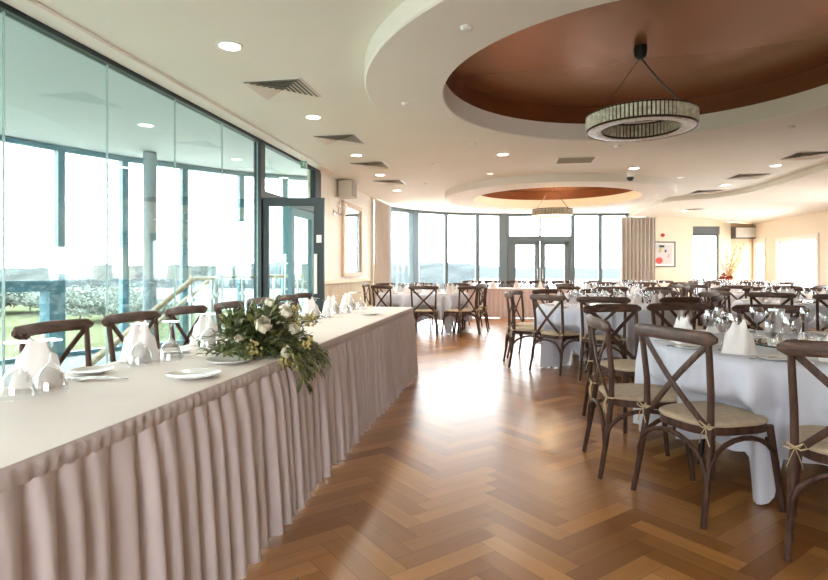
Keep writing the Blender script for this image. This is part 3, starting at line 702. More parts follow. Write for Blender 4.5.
# ------------------------------------------------------------------ chair
def make_chair():
    t = thing('cross_back_chair', '', 'chair')
    def arch(a, b, ztop, zend, bow=(0, 0, 0)):
        a = Vector(a); b = Vector(b); pts = []
        for k in range(13):
            th = PI * k / 12; u = .5 - .5 * math.cos(th)
            p = a.lerp(b, u); p.z = zend + (ztop - zend) * (math.sin(th) ** .66 if 0 < k < 12 else 0); p += Vector(bow) * math.sin(th); pts.append(p)
        return pts
    # rear posts
    for s in (-1, 1):
        P = [(s * .242, -.05, 0), (s * .228, -.015, .2), (s * .214, .02, .44), (s * .217, .02, .62), (s * .226, .0, .82), (s * .228, -.006, .878)]
        MB().sweep(P, [.014, .016, .0175, .0165, .0155, .0145], n=10, up=(0, 1, 0)).build('rear_leg', WOOD, t, smooth=60)
    for s in (-1, 1):
        P = [(s * .215, .475, 0), (s * .2, .45, .22), (s * .185, .425, .43)]
        MB().sweep(P, [.0145, .0165, .018], n=10, up=(0, 1, 0)).build('front_leg', WOOD, t, smooth=60)
    # curved top rail
    P = []; W = []; H = []
    for k in range(17):
        u = -1 + 2 * k / 16; P.append((u * .276, -.045 * (1 - u * u) - .004, .882 + .008 * (1 - u * u)))
        e = 1 - max(0, abs(u) - .9) / .1; W.append(.0105 + .0035 * abs(u) ** 2 if e >= 1 else .0145 * (.45 + .55 * math.sqrt(max(0, 1 - (1 - e) ** 2)))); H.append(.034 if e >= 1 else .034 * (.4 + .6 * math.sqrt(max(0, 1 - (1 - e) ** 2))))
    MB().sweep(P, [w * 1.5 for w in W], H, n=14, pw=3.2).build('top_rail', WOODR, t, smooth=60)
    # two crossing slats
    for s in (-1, 1):
        P = []
        for k in range(9):
            u = k / 8; x = s * (.222 - .43 * u); z = .868 - .425 * u
            y = .005 - .045 * math.sin(PI * min(1, u * 1.0)) * .55 + .02 * u + (.007 * s)
            P.append((x, y, z))
        MB().sweep(P, .0065, .0165, n=8, up=(0, 1, 0), pw=3).build('cross_slat', WOOD, t, smooth=60) if False else MB().sweep(P, .0165, .0065, n=8, up=(0, 1, 0), pw=3).build('cross_slat', WOOD, t, smooth=60)
    # seat frame and pad
    def outline(gx, n=40):
        pts = []
        for k in range(n):
            th = 2 * PI * k / n; c, q = math.cos(th), math.sin(th)
            x = math.copysign(abs(c) ** .62, c); y = math.copysign(abs(q) ** .7, q)
            pts.append((x * (.212 + .018 * y + gx), .235 + y * (.225 + gx)))
        return pts
    fr = outline(0); n = len(fr); mb = MB()
    vs = [(x, y, z) for z in (.405, .445) for x, y in fr]
    mb.add(vs, [[k, (k + 1) % n, n + (k + 1) % n, n + k] for k in range(n)] + [list(range(n))[::-1], list(range(n, 2 * n))])
    mb.build('seat_frame', WOOD, t, smooth=50)
    mb = MB(); rings = [(.0, .445), (.006, .452), (.006, .460), (-.004, .467), (-.03, .471), (-.1, .473)]
    for gx, z in rings: mb.v += [Vector((x, y, z)) for x, y in outline(gx)]
    for i in range(len(rings) - 1):
        for k in range(n): mb.f.append([i * n + k, i * n + (k + 1) % n, (i + 1) * n + (k + 1) % n, (i + 1) * n + k]); mb.m.append(0)
    mb.f.append(list(range((len(rings) - 1) * n, len(rings) * n))); mb.m.append(0)
    seat = mb.build('seat_pad', RATTAN, t, smooth=60)
    # cushion ties round the rear posts
    for s in (-1, 1):
        mb = MB()
        x, y, z = s * .214, .02, .466
        mb.sweep([(x + .021 * math.cos(2 * PI * k / 10), y + .021 * math.sin(2 * PI * k / 10), z) for k in range(10)], .003, .005, n=6, closed=True)
        for q in (-1, 1):
            mb.sweep([(x, y - .026, z), (x + q * .03, y - .036, z + .022), (x + q * .042, y - .034, z + .002), (x + q * .02, y - .03, z - .008), (x, y - .026, z)], .002, .004, n=5)
            mb.sweep([(x, y - .027, z), (x + q * .014, y - .04, z - .035), (x + q * .03, y - .036, z - .085)], .002, .004, n=5)
        mb.build('cushion_tie', TIE, seat, smooth=60)
    # bentwood arches between the legs
    z0 = .15
    rl = lambda s: (s * .232, -.022, z0); fl = lambda s: (s * .204, .456, z0)
    for a, b in ((rl(-1), rl(1)), (fl(-1), fl(1)), (rl(-1), fl(-1)), (rl(1), fl(1))):
        MB().sweep(arch(a, b, .392, z0), .0125, n=8).build('arched_brace', WOOD, t, smooth=60)
    return t
CH0 = make_chair(); used = [False]
def place_chair(x, y, phi, label, group):
    if not used[0]: o = CH0; used[0] = True
    else: o = copy_tree(CH0)
    o.location = (x, y, 0); o.rotation_euler = (0, 0, math.radians(phi - 90))
    o['label'] = label; o['category'] = 'chair'; o['group'] = group
    return o

def describe(items):
    """items: (dx, dy) offsets from the middle of a table -> a wording of the side as seen in the picture, each different"""
    nm = ['right', 'far right', 'far side', 'far left', 'left', 'near left', 'near side', 'near right']
    oc = []
    for dx, dy in items:
        l, z = lat_depth(dx, dy); oc.append((int(round(math.atan2(z, l) / (PI / 4))) % 8, l, z))
    res = []
    for i, (o, l, z) in enumerate(oc):
        same = [j for j in range(len(oc)) if oc[j][0] == o]
        if len(same) == 1: res.append((nm[o], '')); continue
        horiz = o in (1, 2, 3, 5, 6, 7)
        r = sorted(same, key=lambda j: oc[j][1] if horiz else oc[j][2]).index(i)
        if len(same) == 2: w = (', left of two', ', right of two') if horiz else (', nearer of two', ', farther of two')
        else: w = (', leftmost of three', ', middle of three', ', rightmost of three') if horiz else (', nearest of three', ', middle of three', ', farthest of three')
        res.append((nm[o], w[min(r, len(w) - 1)]))
    return res
def worded(what, w, desc): return '%s, %s of %s%s' % (what, w[0], desc, w[1])

# ------------------------------------------------------------------ table things
def napkin_mesh(seed=1):
    rr = random.Random(seed); n = 36
    a1, a2 = .9 + rr.uniform(-.3, .3), 2.35 + rr.uniform(-.3, .3)
    o1, o2 = .34 + rr.uniform(-.08, .08), -.3 + rr.uniform(-.1, .1)
    def h(c): return .145 + .052 * math.exp(-((c - o1) / .24) ** 2) + .038 * math.exp(-((c - o2) / .26) ** 2) - .035 * c * c
    def fn(u, v):
        th = 2 * PI * u; c, q = math.cos(th), math.sin(th); k = 1 - .24 * v ** 1.1; fold = 1 + .1 * math.sin(5 * th + 1) * (1 - v)
        return (c * .088 * k * fold, q * .055 * (1 - .86 * v ** .9) * fold + .012 * v + .008 * math.sin(c * 7) * v, .002 + v * h(c))
    return MB().grid(fn, n, 7, closed_u=True)
NAP = [napkin_mesh(s).build('folded_napkin', NAPK, smooth=50, fix=False) for s in (1, 2)]
def wine_prof(h=.205, r=.046, inv=False):
    p = [(.0, .003), (.037, .002), (.036, .005), (.008, .009), (.0045, .02), (.004, h * .40), (.007, h * .44), (r * .62, h * .52), (r * .93, h * .63), (r, h * .74), (r * .95, h * .88), (r * .84, h)]
    p += [(r * .82, h), (r * .93, h * .88), (r * .975, h * .74), (r * .9, h * .64), (r * .58, h * .535), (.0, h * .475)]
    return [(a, h - z) for a, z in p] if inv else p
def goblet_prof(h=.19, r=.055):
    p = [(.0, .003), (.038, .002), (.037, .006), (.008, .01), (.005, .03), (.0045, h * .42), (.01, h * .46), (r * .55, h * .55), (r * .85, h * .68), (r * .97, h * .85), (r, h), (r * .97, h), (r * .94, h * .85), (r * .82, h * .68), (r * .5, h * .57), (0, h * .49)]
    return [(a, h - z) for a, z in p]
G_WINE = MB().lathe(wine_prof(), 24).build('wine_glass', WGLASS, smooth=60)
G_FLUTE = MB().lathe(wine_prof(.175, .036), 20).build('water_goblet', WGLASS, smooth=60)
G_INV = MB().lathe(goblet_prof(), 28).build('upturned_wine_glass', WGLASS2, smooth=60)
G_INV2 = MB().lathe(goblet_prof(.165, .043), 28).build('upturned_water_glass', WGLASS2, smooth=60)
PLATE = MB().lathe([(0, .006), (.06, .006), (.068, .009), (.1, .016), (.103, .018), (.1, .013), (.065, .003), (.06, 0), (0, 0)], 40).build('side_plate', CHINA, smooth=40)
PSMALL = MB().lathe([(0, .006), (.05, .006), (.056, .009), (.08, .014), (.083, .016), (.08, .011), (.055, .003), (.05, 0), (0, 0)], 32).build('bread_plate', CHINA, smooth=40)
def fork_mesh():
    mb = MB(); mb.sweep([(0, -.1, .004), (0, -.03, .006), (0, .03, .008), (0, .055, .006)], [.008, .006, .004, .009], .0018, n=8, pw=3)
    for k in (-1.5, -.5, .5, 1.5): mb.sweep([(k * .0055, .052, .006), (k * .006, .08, .004), (k * .006, .102, .007)], [.0019, .0018, .001], .0012, n=6)
    return mb
def knife_mesh(): return MB().sweep([(0, -.115, .005), (0, -.03, .006), (0, -.01, .005), (0, .06, .004), (.002, .11, .003)], [.008, .0075, .007, .0095, .003], [.004, .004, .002, .0012, .001], n=8, pw=3)
def spoon_mesh():
    mb = MB(); mb.sweep([(0, -.1, .004), (0, -.03, .006), (0, .035, .008), (0, .05, .006), (0, .07, .003), (0, .09, .004), (0, .1, .006)], [.008, .006, .004, .012, .02, .014, .004], .002, n=10, pw=2.4); return mb
FORK = fork_mesh().build('fork', STEEL, smooth=60); KNIFE = knife_mesh().build('knife', STEEL, smooth=60); SPOON = spoon_mesh().build('spoon', STEEL, smooth=60)
first = {}
def put(proto, x, y, z, rz, label, cat, group):
    k = proto.name
    if k not in first: o = proto; first[k] = 1
    else: o = proto.copy(); C.objects.link(o)
    o.location = (x, y, z); o.rotation_euler = (0, 0, rz)
    return tag(o, label, cat, group)

TZ = .742
def round_cloth(seed, corner, r=.915, half=1.42, seats=()):
    rr = random.Random(seed)
    fr = [(rr.randint(5, 8), rr.random() * 7, .3), (rr.choice((16, 18, 20)), rr.random() * 7, .6), (rr.choice((26, 30, 34)), rr.random() * 7, .5)]
    n = 240; NV = 14
    def drop(th):
        a = (th - corner + PI / 4) % (PI / 2) - PI / 4          # 0 at a corner of the square cloth
        d = .53 + .04 * math.sin(2 * th + seed) + .03 * math.sin(7 * th + seed * 2)
        return min(.733, d + .24 * math.exp(-(a / .1) ** 6))
    def fn(u, v):
        th = 2 * PI * u
        if v < .25: k = v / .25; return (r * k * math.cos(th), r * k * math.sin(th), TZ - .0012 * k ** 8)
        t = (v - .25) / .75; dz = drop(th) * t
        a = (th - corner + PI / 4) % (PI / 2) - PI / 4
        rip = fr[0][2] * math.sin(fr[0][0] * th + fr[0][1]) + sum(w * (1 - 2 * abs(math.sin(f * th / 2 + p)) ** .8) for f, p, w in fr[1:])
        cor = math.exp(-(a / .13) ** 2)
        amp = .06 * min(1, dz / .2) ** .75
        rad = r + .018 * min(1, dz / .05) + .05 * dz + amp * rip * (1 - .3 * cor) + .055 * cor * min(1, dz / .4)
        round_ = .01 * (1 - math.exp(-dz / .01))
        z = TZ - dz
        for (sx, sy, ph) in seats:               # a chair seat pushed under the cloth pushes the cloth in
            f = (math.cos(ph), math.sin(ph)); c, q = math.cos(th), math.sin(th)
            lx = -(rad * c - sx) * f[1] + (rad * q - sy) * f[0]; ly = (rad * c - sx) * f[0] + (rad * q - sy) * f[1]
            if abs(lx) < .245 and -.3 < ly < .475 and z < .55:
                k = min(1, (.245 - abs(lx)) / .035) * min(1, (.56 - z) / .09)
                # distance along the ray to the seat's front line
                den = -(c * f[0] + q * f[1]); need = (.475 - ly) / max(.3, den)
                rad -= need * (k * k * (3 - 2 * k))
        rad += (.014 * math.sin(23 * th + seed) + .05 * math.cos(2 * PI * a / .21) * math.exp(-(a / .26) ** 2)) * min(1, dz / .22)
        return (rad * math.cos(th), rad * math.sin(th), TZ - dz + (.004 * math.sin(9 * th) * t))
    return MB().grid(fn, n, NV * 2, closed_u=True)
CLVAR = {}
TABLES = []
def round_table(x, y, desc, chairs, seats, corner=0., seed=1, cutlery=False, chair_extra=()):
    """chairs: list of (x, y, facing) world; seats: angles of place settings"""
    t = thing('round_table', 'round banquet table under the white cloth, ' + desc, 'table', (x, y, 0), group='round banquet tables')
    MB().lathe([(0, .70), (.9, .70), (.905, .715), (.9, .73), (0, .732)], 64).build('tabletop', mat('ply_top', (.4, .3, .2), .6), t, smooth=30)
    for k in range(4):
        a = corner + PI / 4 + k * PI / 2
        MB().sweep([(math.cos(a) * .55, math.sin(a) * .55, .70), (math.cos(a) * .62, math.sin(a) * .62, 0)], .018, n=8).build('leg', BLK, t, smooth=60)
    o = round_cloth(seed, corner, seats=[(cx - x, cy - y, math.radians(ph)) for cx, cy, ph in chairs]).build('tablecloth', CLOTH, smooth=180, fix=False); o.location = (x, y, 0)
    tag(o, 'white cloth draped over ' + desc, 'tablecloth', 'white round tablecloths')
    words = describe([(cx - x, cy - y) for cx, cy, ph in chairs])
    for (cx, cy, ph), w in zip(chairs, words):
        place_chair(cx, cy, ph, worded('cross-back chair', w, desc), 'chairs around the round tables')
    offs = [(math.cos(math.radians(a)), math.sin(math.radians(a))) for a in seats]
    for (c, q), w in zip(offs, describe(offs)):
        rz = math.atan2(q, c) + PI / 2
        def at(r, s): return x + c * r - q * s, y + q * r + c * s
        P = at(.70, .0 + R.uniform(-.02, .02)); put(R.choice(NAP), *P, TZ + .001, rz + R.uniform(-.3, .3), worded('white folded napkin', w, desc), 'napkin', 'folded napkins on the round tables')
        P = at(.46, .16); put(G_WINE, *P, TZ + .001, 0, worded('large wine glass', w, desc), 'wine glass', 'wine glasses on the round tables')
        P = at(.5, .07); put(G_FLUTE, *P, TZ + .001, 0, worded('smaller glass goblet', w, desc), 'goblet', 'goblets on the round tables')
        P = at(.72, -.27); put(PSMALL, *P, TZ + .001, 0, worded('white bread plate', w, desc), 'plate', 'bread plates on the round tables')
        if cutlery:
            for pr, s, nm in ((FORK, -.13, 'fork'), (KNIFE, .14, 'knife'), (SPOON, .18, 'spoon')):
                P = at(.74, s); put(pr, *P, TZ + .002, rz, worded('steel %s by a napkin' % nm, w, desc), nm, 'cutlery on the nearest round table')
    m = thing('mirror_centrepiece', 'round mirror plate in the middle of %s' % desc, 'mirror plate', (x, y, TZ + .002), group='mirror plates on the round tables')
    MB().disc(.275, .0085, 48).build('mirror_face', MIRROR, m)
    MB().lathe([(0, 0), (.28, 0), (.28, .008), (.276, .008)], 48).build('mirror_rim', MEDGE, m)
    for k in range(3):
        a = 1 + k * 2.1; px, py = x + .13 * math.cos(a), y + .13 * math.sin(a)
        v = thing('candle_holder', worded('tealight on the mirror', describe([(math.cos(1 + j * 2.1), math.sin(1 + j * 2.1)) for j in range(3)])[k], desc), 'candle holder', (px, py, TZ + .0115), group='tealights on the mirror plates')
        MB().lathe([(0, 0), (.03, 0), (.034, .06), (.031, .06), (.028, .006), (0, .006)], 18).build('holder', WGLASS, v, smooth=50)
        MB().lathe([(0, .008), (.024, .008), (.024, .024), (0, .024)], 14).build('candle', mat('candle_wax', (.85, .78, .62), .5), v, smooth=40)
    TABLES.append((x, y))
def ring_chairs(x, y, angs, r=1.25, j=0.0):
    res = []
    for a in angs:
        t = math.radians(a); res.append((x + math.cos(t) * r, y + math.sin(t) * r, a + 180 + (R.uniform(-j, j) if j else 0)))
    return res

seats10 = lambda off: [off + 36 * k for k in range(10)]
# nearest table
T1 = (1.80, 3.80)
D1 = 'the nearest round table'
round_table(*T1, D1, [(.57, 3.60, 3), (.84, 3.02, 27), (1.39, 2.48, 66), (.87, 4.84, -66), (1.47, 5.12, -80), (2.14, 5.0, -100)], seats10(5), corner=math.radians(233), seed=3, cutlery=True)
T2 = (1.33, 7.5)
D2 = 'the second round table'
round_table(*T2, D2, [(.04, 7.22, 8), (.47, 6.7, 42), (1.03, 6.28, 78), (1.85, 6.42, 118), (2.36, 6.85, 149)] + ring_chairs(*T2, [10, 50, 88, 125, 160], 1.27), seats10(16), corner=.5, seed=5)
T4 = (4.3, 8.9); D4 = 'the table at the right edge'
round_table(*T4, D4, [(3.36, 7.82, 55), (3.92, 7.38, 80), (2.98, 8.5, 10), (3.02, 9.15, -12)] + ring_chairs(*T4, [130, 95, 60, 300], 1.27), seats10(10), corner=1.0, seed=8)
T5 = (2.05, 11.3); D5 = 'the third round table'
round_table(*T5, D5, ring_chairs(*T5, [182, 222, 258, 295, 335, 15, 55, 92, 130], 1.27), seats10(2), corner=.2, seed=11)
T6 = (-1.68, 11.2); D6 = 'the table by the left curtain'
round_table(*T6, D6, [(-1.5, 10.02, 92), (-.70, 10.2, 140), (-.48, 10.75, 165), (-2.35, 10.3, 60), (-2.9, 11.3, 0)] + ring_chairs(*T6, [20, 60, 100, 140], 1.27), seats10(0), corner=.7, seed=13)
T8 = (4.9, 12.35); D8 = 'the table under the curved lip'
round_table(*T8, D8, ring_chairs(*T8, [170, 205, 240, 275, 310, 60, 95, 130], 1.27), seats10(5), corner=.9, seed=17)
T9 = (3.3, 15.1); D9 = 'the table before the far curtain'
round_table(*T9, D9, ring_chairs(*T9, [185, 225, 265, 305, 345, 45, 90, 135], 1.27), seats10(5), corner=.3, seed=19)
T10 = (6.05, 15.75); D10 = 'the table in the right corner'
round_table(*T10, D10, ring_chairs(*T10, [180, 220, 260, 300, 60, 100, 140], 1.2), seats10(15), corner=.1, seed=23)

# tall glass cylinder and petals on the mirror of the nearest table
t = thing('hurricane_vase', 'tall clear glass cylinder vase on the mirror of the nearest round table', 'vase', (1.72, 3.93, TZ + .0115))
MB().lathe([(0, 0), (.036, 0), (.04, .01), (.036, .05), (.045, .2), (.043, .2), (.034, .05), (0, .012)], 24).build('vase_body', WGLASS, t, smooth=60)
MB().lathe([(.0455, .19), (.047, .2), (.0455, .206)], 24).build('rim', SILVER, t, smooth=60)
mb = MB(); rr = random.Random(4)
for k in range(26):
    a, q = rr.random() * 7, .05 + .2 * rr.random(); p = Vector((math.cos(a) * q, math.sin(a) * q, .003 + .004 * rr.random())); s_ = .016
    M3 = Matrix.Rotation(rr.random() * 6, 3, 'Z') @ Matrix.Rotation(rr.uniform(-.3, .3), 3, 'X')
    mb.add([p + M3 @ Vector(c) * s_ for c in ((-.7, -.9, 0), (.7, -.9, 0), (1, .3, .3), (0, 1, .5), (-1, .3, .3))], [(0, 1, 2, 3, 4)])
o = mb.build('rose_petals', mat('cream_petal', (.85, .76, .6), .6), loc=(T1[0], T1[1], TZ + .011)); tag(o, 'cream rose petals scattered on the mirror of the nearest round table', 'petals', kind='stuff')

# ------------------------------------------------------------------ head table
HZ = .778
HY0, HY1 = .15, 6.36
def edge_x(y): return -1.105 + .012 * max(0, min(1, y / 6.4))
XB = -1.82
t = thing('head_table', 'long head table hidden under ivory cloth and pleated skirt along the glass wall', 'table', (-1.46, 3.3, 0))
MB().box(-.34, .34, HY0 - 3.3 + .05, HY1 - 3.3 - .05, .735, .765).build('tabletop', mat('head_ply_top', (.4, .3, .2), .6), t)
for yy in (-2.7, -.9, .9, 2.7):
    for xx in (-.28, .2): MB().sweep([(xx, yy, 0), (xx, yy, .735)], .018, n=8).build('leg', BLK, t, smooth=60)
def top_cloth():
    N = 90; mb = MB(); prof = []
    def fn(u, v):
        y = HY0 + (HY1 + .012 - HY0) * u
        xe = edge_x(y) + .012
        ks = [(0, -.03), (0, .0), (.06, 0.002), (.5, .0025), (.94, .002), (1, 0), (1, -.008)]
        k = ks[round(v * 6)]
        x = XB - .012 + (xe - XB + .012) * k[0]
        return (x, y, HZ - .002 + k[1] + .0022 * math.sin(y * 7 + x * 9) * (1 if 0 < k[0] < 1 else 0))
    mb.grid(fn, N, 6)
    return mb
o = top_cloth().build('top_cloth', CLOTHW, smooth=50); tag(o, 'ivory cloth spread along the top of the long head table', 'tablecloth')
# pleated skirt
path = []
y = HY0
while y < HY1 - .06: path.append((edge_x(y) + .014, y)); y += .006
cx, cy = edge_x(HY1) + .014 - .06, HY1 - .06 + .014
for k in range(12):
    a = PI / 2 * k / 12; path.append((cx + .06 * math.cos(a), cy + .06 * math.sin(a)))
x = cx
while x > XB: path.append((x, HY1 + .014)); x -= .008
path = [Vector((p[0], p[1], 0)) for p in path]
acc = [0]
for i in range(1, len(path)): acc.append(acc[-1] + (path[i] - path[i - 1]).length)
rr = random.Random(21)
edges = [0]
while edges[-1] < acc[-1] + .2: edges.append(edges[-1] + rr.uniform(.085, .125))
amps = [rr.uniform(.75, 1.15) for _ in edges]; skew = [rr.uniform(.35, .65) for _ in edges]
import bisect
def pleat(s):
    i = bisect.bisect_right(edges, s) - 1; u = (s - edges[i]) / (edges[i + 1] - edges[i])
    k = skew[i]; u = .5 * u / k if u < k else .5 + .5 * (u - k) / (1 - k)
    return (math.sin(PI * u) ** .85) * amps[i]
def skirt(sub=1):
    mb = MB(); NZ = 12; n = len(path)
    for i in range(n):
        tgt = (path[min(i + 1, n - 1)] - path[max(i - 1, 0)]).normalized(); nn = Vector((tgt.y, -tgt.x, 0))
        pl = pleat(acc[i])
        for j in range(NZ + 1):
            v = j / NZ; z = .727 * (1 - v) + .012 * v
            near = max(0, min(1, (4.2 - path[i].y) / 3.0))
            off = .004 + (.010 + .026 * min(1, v * 7) + .05 * v ** .7) * (pl - .5) + .02 * v + .012 * near * v ** .8
            mb.v.append(path[i] + nn * off + Vector((0, 0, z)))
    for i in range(n - 1):
        for j in range(NZ):
            a = i * (NZ + 1) + j; mb.f.append([a, a + NZ + 1, a + NZ + 2, a + 1]); mb.m.append(0)
    return mb
sk = thing('table_skirt', 'pleated pinkish white skirt along the front and end of the long head table', 'table skirt', (0, 0, 0))
skirt().build('pleated_drop', SKIRT, sk, smooth=180, fix=False)
mb = MB(); n = len(path)
for i in range(n):
    tgt = (path[min(i + 1, n - 1)] - path[max(i - 1, 0)]).normalized(); nn = Vector((tgt.y, -tgt.x, 0)); q = .5 + .5 * pleat(acc[i])
    for z, o_ in ((.775, .0), (.773, .002), (.757, .002 + .005 * q + .003 * math.sin(acc[i] * 140)), (.725, .002 + .006 * q + .003 * math.sin(acc[i] * 140)), (.721, .0)): mb.v.append(path[i] + nn * o_ + Vector((0, 0, z)))
for i in range(n - 1):
    for j in range(4): a = i * 5 + j; mb.f.append([a, a + 5, a + 6, a + 1]); mb.m.append(0)
mb.build('gathered_band', BAND, sk, smooth=180, fix=False)

# chairs behind the head table
for k, yy in enumerate([2.74, 3.39, 4.05, 4.7, 5.35, 6.0, 6.6]):
    w = ['nearest', 'second from the front', 'third from the front', 'fourth from the front', 'fifth from the front', 'sixth from the front', 'farthest'][k]
    place_chair(-2.49 + .02 * math.sin(k * 3), yy, 2 * math.sin(k * 5), 'brown cross-back chair, %s in the row along the glass wall' % w, 'chairs along the glass wall')
# place settings on the head table
ordn = ['nearest', 'second', 'third', 'fourth', 'fifth', 'sixth', 'seventh', 'eighth']
for k in range(8):
    yy = 1.79 + .58 * k; w = ordn[k]
    put(R.choice(NAP), -1.715, yy, HZ + .002, .35 + R.uniform(-.3, .3), 'white folded napkin standing at the %s place of the head table' % w, 'napkin', 'napkins on the head table')
    put(G_INV, -1.63, yy - (.11 if k else .165), HZ + .0025, 0, 'large wine glass turned upside down at the %s place of the head table' % w, 'wine glass', 'upturned glasses on the head table')
    put(G_INV2 if k % 3 == 2 else G_INV, -1.57, yy + (.03 if k else -.09), HZ + .0025, 0, 'second upturned glass, beside the large one at the %s place of the head table' % w, 'wine glass', 'upturned glasses on the head table')
    put(PSMALL, -1.71, yy + .27, HZ + .0025, 0, 'small white plate beside the napkin at the %s place of the head table' % w, 'plate', 'bread plates on the head table')
    put(SPOON, -1.56, yy + .14, HZ + .003, PI / 2 + .3, 'steel spoon lying at the %s place of the head table' % w, 'spoon', 'cutlery on the head table')
    put(FORK, -1.62, yy + .13, HZ + .003, PI / 2 + .5, 'steel fork lying at the %s place of the head table' % w, 'fork', 'cutlery on the head table')
    put(KNIFE, -1.665, yy + .15, HZ + .003, PI / 2 + .1, 'steel knife lying at the %s place of the head table' % w, 'knife', 'cutlery on the head table')
put(PLATE, -1.24, 2.05, HZ + .003, 0, 'empty white plate at the front edge of the head table before the flowers', 'plate', 'larger plates on the head table')
put(PLATE, -1.27, 2.40, HZ + .003, 0, 'white plate half hidden under the flower arrangement', 'plate', 'larger plates on the head table')
put(PLATE, -1.30, 5.2, HZ + .003, 0, 'silvery plate near the far end of the head table', 'plate', 'larger plates on the head table')

# ------------------------------------------------------------------ flower arrangement
LG = mat('dark_leaf', (.1, .13, .045), .45, var=.45, scale=14)
LG2 = mat('olive_leaf', (.25, .24, .085), .5, var=.4, scale=14)
ROSE = mat('cream_rose', (.86, .8, .64), .95, spec=.05)
YEL = mat('yellow_blossom', (.58, .5, .2), .6, var=.3, scale=30)
fa = thing('flower_arrangement', 'trailing green leaf and cream rose arrangement over the front edge of the head table', 'flowers', (-1.275, 2.69, HZ))
rr = random.Random(33)
def leaf(mb, p, d, L, w, mi=0):
    d = d.normalized(); s = d.cross(Vector((rr.uniform(-.4, .4), rr.uniform(-.4, .4), 1)))
    if s.length < .1: s = Vector((1, 0, 0))
    s.normalize(); u = s.cross(d) * (-.12 * L)
    q = [p, p + d * L * .3 + s * w * .8 - u * .5, p + d * L * .3 - s * w * .8 - u * .5, p + d * L * .65 + s * w * .85 - u * .6, p + d * L * .65 - s * w * .85 - u * .6, p + d * L + u, p + d * L * .3 - u * .9, p + d * L * .65 - u]
    mb.add(q, [(0, 1, 6), (0, 6, 2), (1, 3, 7, 6), (6, 7, 4, 2), (3, 5, 7), (7, 5, 4)], mi)
fol = MB(); stems = MB()
def clamp_pt(p):          # keep the greenery above the table top, or in front of the skirt
    if p.x < .18: p.z = max(p.z, .012)
    return p
for k in range(210):
    th = rr.random() * 2 * PI; el = rr.uniform(-.05, 1.25)
    d = Vector((math.cos(th) * math.cos(el), math.sin(th) * math.cos(el), math.sin(el)))
    ax = Vector((.20 if d.x > 0 else .17, .3 if d.y > 0 else .2, .24)); L = rr.uniform(.75, 1.08)
    e = Vector((d.x * ax.x * 1.15, d.y * ax.y * 1.15, d.z * ax.z + .015)) * L
    droop = Vector((0, 0, -.05 * rr.random()))
    o0 = Vector((rr.uniform(-.05, .05), rr.uniform(-.12, .12), .03))
    pts = [clamp_pt(o0), clamp_pt(o0.lerp(e, .55) + Vector((0, 0, .02))), clamp_pt(e + droop)]
    if k % 2 == 0: stems.sweep(pts, .0018, n=4)
    mi = 1 if rr.random() < .3 else 0
    for j in range(7):
        u = .3 + .7 * j / 6; p = pts[0].lerp(pts[1], min(1, u * 2)) if u < .5 else pts[1].lerp(pts[2], u * 2 - 1)
        dd = (pts[2] - pts[0]).normalized() + Vector((rr.uniform(-.9, .9), rr.uniform(-.9, .9), rr.uniform(-.6, .7)))
        pp = clamp_pt(p.copy()); leaf(fol, pp, dd if pp.z > .03 or pp.x > .18 else Vector((dd.x, dd.y, abs(dd.z) + .2)), rr.uniform(.05, .085), rr.uniform(.009, .015), mi)
# sprays hanging over the edge
for k in range(26):
    y0 = rr.uniform(-.2, .2) + (.02); ln = rr.uniform(.02, .13) * (1.3 - abs(y0 - -.03) * 3)
    pts = [Vector((.08, y0 * .6, .07)), Vector((.2, y0 * .9, .06)), Vector((.25 + rr.uniform(0, .03), y0, 0)), Vector((.265 + rr.uniform(0, .04), y0 * 1.1 + rr.uniform(-.03, .03), -ln))]
    stems.sweep(pts, .0018, n=4); mi = 1 if rr.random() < .4 else 0
    for j in range(12):
        u = j / 11 * 3; i = min(2, int(u)); p = pts[i].lerp(pts[i + 1], u - i)
        leaf(fol, p, (pts[i + 1] - pts[i]).normalized() + Vector((rr.uniform(0, .8), rr.uniform(-.9, .9), rr.uniform(-.5, .4))), rr.uniform(.04, .075), rr.uniform(.007, .011), mi)
# long sprays to the side
for (e, n_) in (((.16, .40, .05), 12), ((.2, .36, .14), 12), ((.22, .38, -.06), 12), ((-.08, -.36, .05), 10), ((-.16, -.3, .1), 9), ((-.1, .3, .24), 9), ((.0, -.28, .2), 10), ((.05, .2, .28), 8), ((.1, -.33, .03), 10)):
    a = Vector((.02, 0, .06)); b = Vector(e); m_ = a.lerp(b, .5) + Vector((0, 0, .05)); stems.sweep([a, m_, b], .002, n=4)
    for j in range(n_ * 2):
        u = j / (n_ * 2 - 1); p = a.lerp(m_, u * 2) if u < .5 else m_.lerp(b, u * 2 - 1)
        leaf(fol, p, (b - a).normalized() + Vector((rr.uniform(-.9, .9), rr.uniform(-.7, .7), rr.uniform(-.6, .8))), rr.uniform(.045, .075), .0095)
fol.build('foliage', [LG, LG2], fa, smooth=180, fix=False); stems.build('stems', LG, fa)
MB().lathe([(0, 0), (.1, 0), (.11, .03), (.09, .05), (0, .05)], 20).build('foam_tray', LG, fa, smooth=50)
